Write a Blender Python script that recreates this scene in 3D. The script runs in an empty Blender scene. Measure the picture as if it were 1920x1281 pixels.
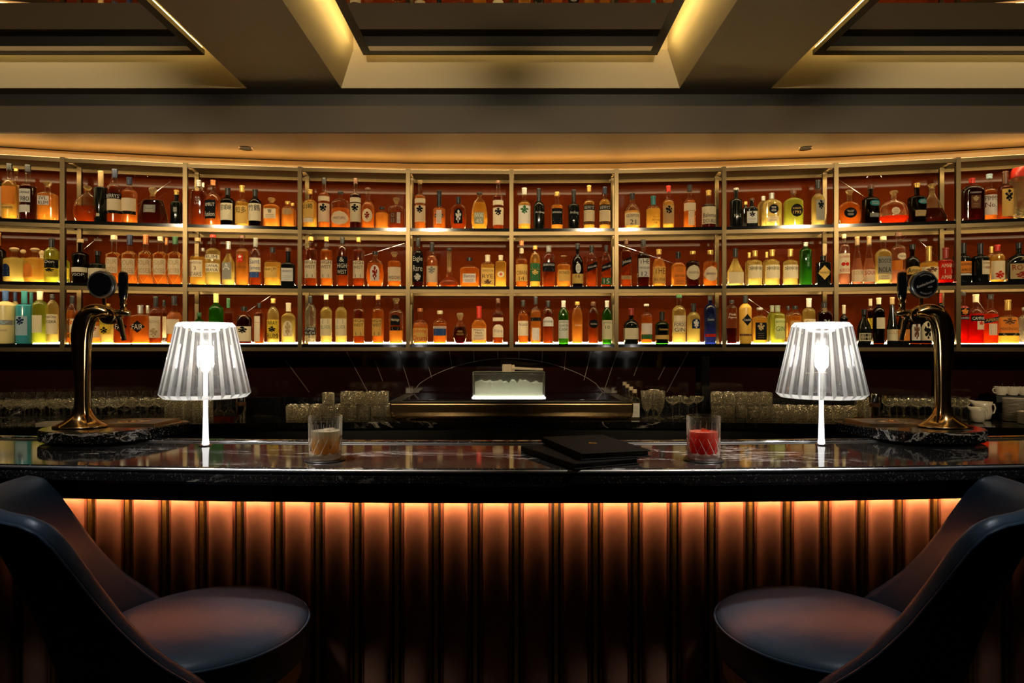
import bpy, bmesh, math, random
from mathutils import Vector, Matrix
random.seed(7)
S = bpy.context.scene
# ------------------------------------------------------------------ camera, world, exposure
F = 1250.0            # focal length in pixels of the 1920 x 1281 frame
VPX, VPY = 960.0, 645.0
CZ = 1.40             # eye height
cam_data = bpy.data.cameras.new('camera'); cam = bpy.data.objects.new('camera', cam_data)
S.collection.objects.link(cam); S.camera = cam
cam.location = (0, 0, CZ); cam.rotation_euler = (math.radians(90), 0, 0)
cam_data.sensor_width = 36.0; cam_data.lens = 36.0 * F / 1920.0
cam_data.shift_y = (VPY - 640.5) / 1920.0; cam_data.clip_start = 0.02
W = bpy.data.worlds.new('world'); S.world = W; W.use_nodes = True
W.node_tree.nodes['Background'].inputs[0].default_value = (1.0, 0.85, 0.7, 1)
W.node_tree.nodes['Background'].inputs[1].default_value = 0.004
S.view_settings.view_transform = 'Standard'; S.view_settings.look = 'None'
S.view_settings.gamma = 1.0; S.view_settings.exposure = 0.0; S.view_settings.use_curve_mapping = False
cy = S.cycles
cy.use_denoising = True; cy.max_bounces = 10; cy.diffuse_bounces = 3; cy.glossy_bounces = 5
cy.transmission_bounces = 10; cy.transparent_max_bounces = 40; cy.caustics_reflective = False
cy.caustics_refractive = False; cy.sample_clamp_indirect = 4.0; cy.sample_clamp_direct = 0
cy.blur_glossy = 0.3

COL = S.collection
# ------------------------------------------------------------------ materials
def srgb(r, g, b):
    f = lambda c: (c/255/12.92) if c/255 <= .04045 else ((c/255+.055)/1.055)**2.4
    return (f(r), f(g), f(b), 1)
def new_mat(name):
    m = bpy.data.materials.new(name); m.use_nodes = True
    nt = m.node_tree; nt.nodes.clear()
    out = nt.nodes.new('ShaderNodeOutputMaterial')
    return m, nt, out
def pbr(name, col, rough=.5, metal=0.0, spec=.5, noise=0, nscale=8, bump=0, bscale=40, coat=0):
    m, nt, out = new_mat(name)
    b = nt.nodes.new('ShaderNodeBsdfPrincipled')
    b.inputs['Base Color'].default_value = col if len(col) == 4 else (*col, 1)
    b.inputs['Roughness'].default_value = rough; b.inputs['Metallic'].default_value = metal
    b.inputs['Specular IOR Level'].default_value = spec
    b.inputs['Coat Weight'].default_value = coat; b.inputs['Coat Roughness'].default_value = .08
    if noise:
        tc = nt.nodes.new('ShaderNodeTexCoord'); n = nt.nodes.new('ShaderNodeTexNoise')
        n.inputs['Scale'].default_value = nscale; n.inputs['Detail'].default_value = 6
        mx = nt.nodes.new('ShaderNodeMix'); mx.data_type = 'RGBA'
        c = b.inputs['Base Color'].default_value
        mx.inputs[6].default_value = [c[0]*(1-noise), c[1]*(1-noise), c[2]*(1-noise), 1]
        mx.inputs[7].default_value = [min(1, c[0]*(1+noise)), min(1, c[1]*(1+noise)), min(1, c[2]*(1+noise)), 1]
        nt.links.new(tc.outputs['Object'], n.inputs['Vector'])
        nt.links.new(n.outputs['Fac'], mx.inputs[0]); nt.links.new(mx.outputs[2], b.inputs['Base Color'])
    if bump:
        tc = nt.nodes.new('ShaderNodeTexCoord'); n = nt.nodes.new('ShaderNodeTexNoise')
        n.inputs['Scale'].default_value = bscale; n.inputs['Detail'].default_value = 3
        bp = nt.nodes.new('ShaderNodeBump'); bp.inputs['Strength'].default_value = bump
        bp.inputs['Distance'].default_value = .01
        nt.links.new(tc.outputs['Object'], n.inputs['Vector'])
        nt.links.new(n.outputs['Fac'], bp.inputs['Height']); nt.links.new(bp.outputs[0], b.inputs['Normal'])
    nt.links.new(b.outputs[0], out.inputs[0]); return m
def emit(name, col, s):
    m, nt, out = new_mat(name); e = nt.nodes.new('ShaderNodeEmission')
    e.inputs[0].default_value = (*col[:3], 1); e.inputs[1].default_value = s
    nt.links.new(e.outputs[0], out.inputs[0]); return m
def thin_glass(name, tint, body=0.0, gloss=.06, edge=.55, bodycol=None, rough=.03, bump=0, bscale=60):
    """bottle glass or liquid seen through: tinted transparency, some translucent body, mirror-like rim"""
    m, nt, out = new_mat(name)
    tr = nt.nodes.new('ShaderNodeBsdfTransparent'); tr.inputs[0].default_value = (*tint[:3], 1)
    last = tr.outputs[0]
    if body > 0:
        tl = nt.nodes.new('ShaderNodeBsdfTranslucent'); tl.inputs[0].default_value = (*(bodycol or tint)[:3], 1)
        mx = nt.nodes.new('ShaderNodeMixShader'); mx.inputs[0].default_value = body
        nt.links.new(last, mx.inputs[1]); nt.links.new(tl.outputs[0], mx.inputs[2]); last = mx.outputs[0]
    lw = nt.nodes.new('ShaderNodeLayerWeight'); lw.inputs[0].default_value = .5
    pw = nt.nodes.new('ShaderNodeMath'); pw.operation = 'POWER'; pw.inputs[1].default_value = 3.0
    ml = nt.nodes.new('ShaderNodeMath'); ml.operation = 'MULTIPLY_ADD'
    ml.inputs[1].default_value = edge; ml.inputs[2].default_value = gloss
    gl = nt.nodes.new('ShaderNodeBsdfGlossy'); gl.inputs['Roughness'].default_value = rough
    gl.inputs[0].default_value = (.95, .95, .95, 1)
    mx2 = nt.nodes.new('ShaderNodeMixShader')
    nt.links.new(lw.outputs['Facing'], pw.inputs[0]); nt.links.new(pw.outputs[0], ml.inputs[0])
    te = nt.nodes.new('ShaderNodeBsdfTranslucent'); te.inputs[0].default_value = (.95, .85, .62, 1)
    me_ = nt.nodes.new('ShaderNodeMixShader'); me_.inputs[0].default_value = .35 if edge > .3 else 0
    nt.links.new(gl.outputs[0], me_.inputs[1]); nt.links.new(te.outputs[0], me_.inputs[2])
    nt.links.new(ml.outputs[0], mx2.inputs[0]); nt.links.new(last, mx2.inputs[1]); nt.links.new(me_.outputs[0], mx2.inputs[2])
    if bump:
        tc = nt.nodes.new('ShaderNodeTexCoord'); n = nt.nodes.new('ShaderNodeTexVoronoi')
        n.inputs['Scale'].default_value = bscale
        bp = nt.nodes.new('ShaderNodeBump'); bp.inputs['Strength'].default_value = bump; bp.inputs['Distance'].default_value = .01
        nt.links.new(tc.outputs['Object'], n.inputs['Vector']); nt.links.new(n.outputs['Distance'], bp.inputs['Height'])
        nt.links.new(bp.outputs[0], gl.inputs['Normal']); nt.links.new(bp.outputs[0], lw.inputs['Normal'])
    nt.links.new(mx2.outputs[0], out.inputs[0]); return m
def real_glass(name, col=(1, 1, 1), ior=1.45, rough=0.0):
    m, nt, out = new_mat(name); g = nt.nodes.new('ShaderNodeBsdfGlass')
    g.inputs[0].default_value = (*col, 1); g.inputs['IOR'].default_value = ior; g.inputs['Roughness'].default_value = rough
    nt.links.new(g.outputs[0], out.inputs[0]); return m
def marble(name, base=(.006, .006, .007), vein=(.55, .5, .45), rough=.06, scale=1.2, speck=.25, thr=.012):
    m, nt, out = new_mat(name); b = nt.nodes.new('ShaderNodeBsdfPrincipled')
    tc = nt.nodes.new('ShaderNodeTexCoord'); mp = nt.nodes.new('ShaderNodeMapping')
    mp.inputs['Scale'].default_value = (scale*.45, scale*1.6, scale); mp.inputs['Rotation'].default_value = (0, 0, .25)
    n = nt.nodes.new('ShaderNodeTexNoise'); n.inputs['Scale'].default_value = 3; n.inputs['Detail'].default_value = 9
    n.inputs['Distortion'].default_value = 1.2; n.inputs['Roughness'].default_value = .62
    sub = nt.nodes.new('ShaderNodeMath'); sub.operation = 'SUBTRACT'; sub.inputs[1].default_value = .5
    ab = nt.nodes.new('ShaderNodeMath'); ab.operation = 'ABSOLUTE'
    rg = nt.nodes.new('ShaderNodeMapRange'); rg.inputs['From Min'].default_value = 0; rg.inputs['From Max'].default_value = thr
    rg.inputs['To Min'].default_value = 1; rg.inputs['To Max'].default_value = 0
    n2 = nt.nodes.new('ShaderNodeTexNoise'); n2.inputs['Scale'].default_value = 2.2; n2.inputs['Detail'].default_value = 2
    rg2 = nt.nodes.new('ShaderNodeMapRange'); rg2.inputs['From Min'].default_value = .50; rg2.inputs['From Max'].default_value = .62
    mu = nt.nodes.new('ShaderNodeMath'); mu.operation = 'MULTIPLY'
    n3 = nt.nodes.new('ShaderNodeTexNoise'); n3.inputs['Scale'].default_value = 220; n3.inputs['Detail'].default_value = 2
    rg3 = nt.nodes.new('ShaderNodeMapRange'); rg3.inputs['From Min'].default_value = .6; rg3.inputs['From Max'].default_value = .75
    rg3.inputs['To Max'].default_value = speck
    mxx = nt.nodes.new('ShaderNodeMath'); mxx.operation = 'MAXIMUM'
    mx = nt.nodes.new('ShaderNodeMix'); mx.data_type = 'RGBA'; mx.inputs[6].default_value = (*base, 1); mx.inputs[7].default_value = (*vein, 1)
    L = nt.links.new
    L(tc.outputs['Object'], mp.inputs[0]); L(mp.outputs[0], n.inputs['Vector']); L(n.outputs['Fac'], sub.inputs[0])
    L(sub.outputs[0], ab.inputs[0]); L(ab.outputs[0], rg.inputs[0]); L(mp.outputs[0], n2.inputs['Vector']); L(n2.outputs['Fac'], rg2.inputs[0])
    L(rg.outputs[0], mu.inputs[0]); L(rg2.outputs[0], mu.inputs[1]); L(tc.outputs['Object'], n3.inputs['Vector']); L(n3.outputs['Fac'], rg3.inputs[0])
    L(mu.outputs[0], mxx.inputs[0]); L(rg3.outputs[0], mxx.inputs[1]); L(mxx.outputs[0], mx.inputs[0]); L(mx.outputs[2], b.inputs['Base Color'])
    b.inputs['Roughness'].default_value = rough; b.inputs['Specular IOR Level'].default_value = .7
    L(b.outputs[0], out.inputs[0]); return m

def crystal_mat():
    """solid prism crystal: clear refraction mixed with light-catching facets"""
    m, nt, out = new_mat('crystal'); L = nt.links.new
    g = nt.nodes.new('ShaderNodeBsdfGlass'); g.inputs['IOR'].default_value = 1.5; g.inputs['Roughness'].default_value = .01
    tr = nt.nodes.new('ShaderNodeBsdfTransparent'); tr.inputs[0].default_value = (.92, .92, .92, 1)
    tl = nt.nodes.new('ShaderNodeBsdfTranslucent'); tl.inputs[0].default_value = (1, .98, .95, 1)
    gl = nt.nodes.new('ShaderNodeBsdfGlossy'); gl.inputs['Roughness'].default_value = .12
    def mix(f, a, b): x = nt.nodes.new('ShaderNodeMixShader'); x.inputs[0].default_value = f; L(a, x.inputs[1]); L(b, x.inputs[2]); return x
    a = mix(.10, tr.outputs[0], tl.outputs[0]); b = mix(.15, a.outputs[0], gl.outputs[0]); c = mix(.62, b.outputs[0], g.outputs[0])
    L(c.outputs[0], out.inputs[0]); return m
M = {}
M['led_shelf'] = emit('warm_led', (1, .74, .36), 34)
M['led_base'] = emit('warm_led_base', (1, .78, .40), 42)
M['led_bar'] = emit('amber_led', (1, .54, .27), 200)
M['led_cove'] = emit('cove_led', (1, .70, .24), 30)
M['led_cove_dim'] = emit('cove_led_dimmed', (1, .70, .24), 6)
M['led_lamp'] = emit('white_led', (1, .97, .92), 170)
M['led_ring'] = emit('white_led_ring', (1, .97, .92), 50)
M['ice_led'] = emit('ice_box_led', (.96, .98, 1), 2.4)
M['led_spot'] = emit('spot_led', (1, .8, .5), 9)
M['soffit_fill_led'] = emit('soffit_fill_led', (1, .60, .25), 10)  # for the added strip that brightens the soffit
M['stem'] = emit('glowing_stem', (1, .97, .92), 1.6)
M['lens'] = emit('spot_lens', (1, .85, .65), 12)
M['brass'] = pbr('brushed_brass', (.105, .076, .038), .33, 1.0)
M['gold'] = pbr('polished_gold', (.83, .56, .27), .17, 1.0)
M['chrome'] = pbr('chrome', (.8, .8, .82), .12, 1.0)
M['edge'] = pbr('highlight_metal', (.75, .75, .76), .32, 1.0)  # pale rough metal made to catch highlights
M['tray_brass'] = pbr('satin_brass', (.55, .38, .18), .4, 1.0)
M['brass_strip'] = pbr('aged_brass', (.45, .27, .07), .42, 1.0, noise=.5, nscale=90)
M['copper'] = pbr('copper_leather', (.28, .12, .068), .6, 0, .15, noise=.35, nscale=14, bump=.12, bscale=60)
M['copper_trim'] = pbr('copper_trim', (.20, .07, .035), .4, .5)
M['groove'] = pbr('dark_groove', (.02, .014, .012), .5)
M['stone'] = marble('black_marble', base=(.011, .010, .010), rough=.06, thr=.015)
M['stone_edge'] = marble('speckled_marble', speck=.7, rough=.12, thr=.014)
M['counter'] = marble('counter_marble', speck=.15, rough=.1)
M['gloss_black'] = pbr('black_glass', (.006, .006, .007), .08, 0, .6)
M['black'] = pbr('matt_black', (.008, .007, .007), .5)
M['lacquer'] = pbr('red_lacquer', (.066, .0098, .0015), .05, 0, .06, noise=.18, nscale=3)
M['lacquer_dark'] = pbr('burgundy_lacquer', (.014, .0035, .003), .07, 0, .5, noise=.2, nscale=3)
M['seam'] = pbr('seam', (.30, .25, .24), .35, .6)
M['paint'] = pbr('ceiling_paint', (.60, .50, .32), .7)
M['soffit'] = pbr('soffit_paint', (.62, .42, .18), .55)
M['fascia'] = pbr('fascia_paint', (.065, .048, .034), .6)
M['mirror'] = pbr('dark_mirror', (.62, .56, .48), .015, 1.0)
M['mirror_frame'] = pbr('bronze_frame', (.05, .042, .03), .35, .6)
M['wallpaint'] = pbr('dark_wall', (.05, .035, .025), .6)
M['floor'] = pbr('dark_floor', (.03, .022, .018), .3)
M['leather'] = pbr('blue_black_leather', (.014, .025, .038), .40, 0, .2, bump=.05, bscale=180)
M['leather_out'] = pbr('black_leather', (.008, .009, .011), .38, 0, .45, bump=.04, bscale=160)
M['menu'] = pbr('menu_leather', (.003, .0025, .002), .7, 0, .1, bump=.3, bscale=250)
M['page'] = pbr('paper', (.5, .45, .38), .7)
M['white'] = pbr('white_enamel', (.85, .84, .82), .3)
M['china'] = pbr('china', (.62, .55, .44), .25)
M['wood'] = pbr('pale_wood', (.62, .48, .32), .5, noise=.2, nscale=60)
M['ice'] = thin_glass('frosty_ice', (.84, .84, .66), .6, .05, .3, (.9, .88, .70), .25, .5, 40)
M['crystal'] = crystal_mat()
M['tumbler'] = thin_glass('tumbler_glass', (.97, .97, .97), 0, .04, .9, (1, 1, 1), .03)
M['facet'] = thin_glass('refraction_facet', (.95, .95, .95), .75, .2, .6, (1, .99, .96), .12)  # milky faces stand in for the bright refraction stripes of the shade
M['cut_edge'] = thin_glass('cut_edges', (.95, .93, .9), .40, .22, .8, (1, .97, .92), .1)
M['ware'] = thin_glass('glassware', (.86, .86, .85), .02, .10, .9, (.8, .8, .75), .06, .6, 90)
M['ware_cut'] = thin_glass('cut_glassware', (.80, .79, .76), .05, .22, .8, (.75, .72, .6), .08, 1.0, 90)
M['box_glass'] = thin_glass('box_glass', (.93, .95, .95), .03, .12, .8, (.9, .95, 1), .04)
M['coaster'] = pbr('coaster', (.01, .01, .01), .4)
# bottle glass and liquids
G = {
 'c': thin_glass('clear_glass', (.97, .95, .90), 0, .04, .95),
 'd': thin_glass('decanter_glass', (.92, .84, .66), .16, .07, .95, (1, .78, .42)),
 'g': thin_glass('green_glass', (.10, .32, .07), .35, .06, .5, (.12, .45, .06)),
 'b': thin_glass('brown_glass', (.12, .035, .012), .2, .06, .4, (.2, .05, .01)),
 'k': pbr('black_bottle_glass', (.006, .007, .006), .08, 0, .6),
 'w': pbr('frosted_glass', (.75, .62, .26), .35),
 't': pbr('teal_glass', (.04, .28, .34), .2),
 'u': thin_glass('blue_glass', (.06, .09, .32), .45, .07, .5, (.08, .12, .45)),
 'y': pbr('yellow_glass', (.80, .45, .07), .25),
}
LIQ = {
 'A': thin_glass('whisky_amber', (.82, .40, .11), .42, .02, .15, (.86, .40, .11)),
 'O': thin_glass('whisky_orange', (.93, .54, .18), .5, .02, .15, (.96, .54, .17)),
 'G': thin_glass('gold_spirit', (.94, .70, .26), .5, .02, .15, (1, .70, .24)),
 'P': thin_glass('pale_spirit', (.95, .88, .50), .45, .02, .15, (.98, .84, .38)),
 'D': thin_glass('dark_spirit', (.14, .03, .012), .35, .02, .15, (.20, .035, .01)),
 'M': thin_glass('mahogany_spirit', (.50, .17, .05), .4, .02, .15, (.56, .19, .055)),
 'R': thin_glass('red_bitter', (.80, .05, .015), .55, .02, .15, (.95, .07, .02)),
 'X': thin_glass('orange_bitter', (.95, .18, .02), .6, .02, .15, (1, .20, .02)),
 'C': thin_glass('clear_spirit', (.93, .92, .86), .12, .02, .15, (.9, .88, .75)),
 'L': thin_glass('lime_spirit', (.80, .86, .30), .45, .02, .15, (.8, .85, .2)),
 'E': thin_glass('rose_spirit', (.80, .50, .38), .3, .02, .15, (.8, .45, .3)),
}
LIQNAME = {'A': 'amber', 'O': 'orange-amber', 'G': 'golden', 'P': 'pale straw', 'D': 'near-black', 'M': 'mahogany', 'R': 'red',
           'X': 'bright orange', 'C': 'clear', 'L': 'lime-yellow', 'E': 'rose'}
GLASSNAME = {'g': 'green', 'b': 'brown', 'k': 'black', 'w': 'frosted cream', 't': 'teal', 'u': 'blue', 'y': 'yellow'}
PAL = {
 'cream': (.88, .76, .50), 'white': (.82, .78, .68), 'gold': (.80, .52, .14), 'black': (.012, .012, .013), 'grey': (.30, .29, .25),
 'tan': (.55, .38, .18), 'red': (.62, .03, .015), 'orange': (.80, .26, .04), 'navy': (.015, .025, .07), 'teal': (.03, .22, .24),
 'green': (.04, .14, .05), 'lime': (.65, .68, .25), 'blue': (.04, .10, .28), 'brown': (.14, .06, .03), 'silver': (.6, .58, .52),
 'copper': (.6, .22, .08), 'sage': (.30, .34, .22), 'sky': (.40, .55, .62), 'yellow': (.78, .55, .06), 'cork': (.62, .42, .22), 'dred': (.30, .03, .02),
}
def paper(name, v):
    """printed label: lets some of the light behind the bottle through"""
    m, nt, out = new_mat(name); d = nt.nodes.new('ShaderNodeBsdfDiffuse'); t = nt.nodes.new('ShaderNodeBsdfTranslucent')
    for n in (d, t): n.inputs[0].default_value = (*v, 1)
    x = nt.nodes.new('ShaderNodeMixShader'); x.inputs[0].default_value = .18 if max(v) > .2 else .05
    nt.links.new(d.outputs[0], x.inputs[1]); nt.links.new(t.outputs[0], x.inputs[2]); nt.links.new(x.outputs[0], out.inputs[0]); return m
PM = {k: paper('paper_' + k, v) for k, v in PAL.items()}
CM = {k: pbr('cap_' + k, v, .38, .6 if k in ('gold', 'silver', 'copper') else 0, .5) for k, v in PAL.items()}
CM['glass'] = thin_glass('stopper_glass', (.95, .85, .6), .25, .2, .7, (1, .8, .45), .05)

# ------------------------------------------------------------------ object helpers
def tag(o, label=None, cat=None, group=None, kind=None):
    if label: o['label'] = label
    if cat: o['category'] = cat
    if group: o['group'] = group
    if kind: o['kind'] = kind
    return o
def empty(name, loc=(0, 0, 0), rz=0, label=None, cat=None, group=None):
    o = bpy.data.objects.new(name, None); COL.objects.link(o); o.location = loc; o.rotation_euler = (0, 0, rz)
    o.empty_display_size = .05
    return tag(o, label, cat, group)
def link(name, me, mat, parent=None):
    o = bpy.data.objects.new(name, me); COL.objects.link(o)
    if mat is not None and not me.materials: me.materials.append(mat)
    if parent is not None: o.parent = parent
    return o
def mesh(name, verts, faces, smooth=False):
    me = bpy.data.meshes.new(name); me.from_pydata([tuple(v) for v in verts], [], faces)
    if smooth: me.polygons.foreach_set('use_smooth', [True]*len(me.polygons))
    me.update(); return me
def obj(name, verts, faces, mat, parent=None, smooth=False):
    return link(name, mesh(name, verts, faces, smooth), mat, parent)
class MB:
    def __init__(s): s.v = []; s.f = []; s.sm = []
    def add(s, vs, fs, sm=False):
        n = len(s.v); s.v += [tuple(v) for v in vs]; s.f += [tuple(i+n for i in f) for f in fs]; s.sm += [sm]*len(fs)
    def box(s, x0, x1, y0, y1, z0, z1):
        s.add([(x0,y0,z0),(x1,y0,z0),(x1,y1,z0),(x0,y1,z0),(x0,y0,z1),(x1,y0,z1),(x1,y1,z1),(x0,y1,z1)],
              [(0,3,2,1),(4,5,6,7),(0,1,5,4),(1,2,6,5),(2,3,7,6),(3,0,4,7)])
    def prism(s, p0, p1, z0, z1, depth):
        """box along the ground segment p0-p1, extending depth to the +Y side"""
        a = Vector(p0); b = Vector(p1); t = (b-a).normalized(); n = Vector((-t.y, t.x))*depth
        q = [a, b, b+n, a+n]
        s.add([(p.x,p.y,z) for z in (z0, z1) for p in q], [(0,3,2,1),(4,5,6,7),(0,1,5,4),(1,2,6,5),(2,3,7,6),(3,0,4,7)])
    def tube(s, pts, r, n=8, cap=True):
        pts = [Vector(p) for p in pts]; rs = r if isinstance(r, (list, tuple)) else [r]*len(pts)
        rings = []
        for i, p in enumerate(pts):
            t = (pts[min(i+1, len(pts)-1)] - pts[max(i-1, 0)]).normalized()
            u = t.cross(Vector((0, 1, 0)));
            if u.length < .1: u = t.cross(Vector((1, 0, 0)))
            u.normalize(); w = t.cross(u).normalized()
            rings.append([p + (u*math.cos(a) + w*math.sin(a))*rs[i] for a in [2*math.pi*k/n for k in range(n)]])
        vs = [v for rg in rings for v in rg]
        fs = [(i*n+k, i*n+(k+1) % n, (i+1)*n+(k+1) % n, (i+1)*n+k) for i in range(len(rings)-1) for k in range(n)]
        if cap: fs += [tuple(range(n))[::-1], tuple((len(rings)-1)*n+k for k in range(n))]
        s.add(vs, fs, True)
    def lathe(s, prof, n=24, c=(0, 0), cap0=True, cap1=True):
        vs = [(c[0]+r*math.cos(2*math.pi*k/n), c[1]+r*math.sin(2*math.pi*k/n), z) for r, z in prof for k in range(n)]
        m = len(prof)
        fs = [(i*n+k, i*n+(k+1) % n, (i+1)*n+(k+1) % n, (i+1)*n+k) for i in range(m-1) for k in range(n)]
        if cap0: fs.append(tuple(range(n))[::-1])
        if cap1: fs.append(tuple((m-1)*n+k for k in range(n)))
        s.add(vs, fs, True)
    def build(s, name, mat, parent=None, fix=False):
        me = bpy.data.meshes.new(name); me.from_pydata(s.v, [], s.f)
        me.polygons.foreach_set('use_smooth', s.sm)
        if fix:
            bm = bmesh.new(); bm.from_mesh(me); bmesh.ops.recalc_face_normals(bm, faces=bm.faces); bm.to_mesh(me); bm.free()
        me.update(); o = link(name, me, mat, parent)
        if any(s.sm): autosmooth(o)
        return o
def autosmooth(o, ang=40):
    me = o.data
    bm = bmesh.new(); bm.from_mesh(me)
    for e in bm.edges:
        if len(e.link_faces) == 2 and e.calc_face_angle(0) > math.radians(ang): e.smooth = False
    bm.to_mesh(me); bm.free()
def bevel(o, w=.002, seg=2):
    m = o.modifiers.new('bevel', 'BEVEL'); m.width = w; m.segments = seg; m.limit_method = 'ANGLE'; return o
def struct(name, mb, mat): o = mb.build(name, mat); o['kind'] = 'structure'; return o
def ang_lerp(a, b, t): return a + (b-a)*t

# text meshes are made first, while the scene is nearly empty
_txt = {}
def text_mesh(s):
    """flat glyph mesh: (verts xy, faces, width, height)"""
    if s in _txt: return _txt[s]
    cu = bpy.data.curves.new('t', 'FONT'); cu.body = s; cu.size = 1; cu.align_x = 'CENTER'; cu.resolution_u = 2
    o = bpy.data.objects.new('t', cu); COL.objects.link(o)
    dg = bpy.context.evaluated_depsgraph_get(); me = o.evaluated_get(dg).to_mesh()
    v = [(p.co.x, p.co.y) for p in me.vertices]; f = [tuple(p.vertices) for p in me.polygons]
    o.evaluated_get(dg).to_mesh_clear(); bpy.data.objects.remove(o); bpy.data.curves.remove(cu)
    if not v: v = [(0, 0), (.1, 0), (0, .1)]; f = [(0, 1, 2)]
    x0 = min(p[0] for p in v); x1 = max(p[0] for p in v); y0 = min(p[1] for p in v); y1 = max(p[1] for p in v)
    v = [(p[0]-(x0+x1)/2, p[1]-(y0+y1)/2) for p in v]
    _txt[s] = (v, f, x1-x0, y1-y0); return _txt[s]
# ------------------------------------------------------------------ bottle survey
# crop key: origin x, origin y, scale, shelf row (2 = top .. 0 = bottom) of the survey crops the bottles were measured in
CROPS = {'A1': (0, 290, 5.486, 2), 'B1': (340, 300, 4.465, 2), 'C1': (760, 310, 4.8, 2), 'D1': (1150, 300, 4.571, 2), 'E1': (1560, 280, 5.333, 2),
         'A2': (0, 425, 5.486, 1), 'B2': (340, 425, 4.465, 1), 'C2': (760, 430, 4.8, 1), 'D2': (1150, 430, 4.571, 1), 'E2': (1560, 420, 5.333, 1),
         'A3': (0, 535, 5.486, 0), 'B3': (340, 535, 4.465, 0), 'C3': (760, 540, 4.8, 0), 'D3': (1150, 540, 4.571, 0), 'E3': (1560, 535, 5.333, 0)}
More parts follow.
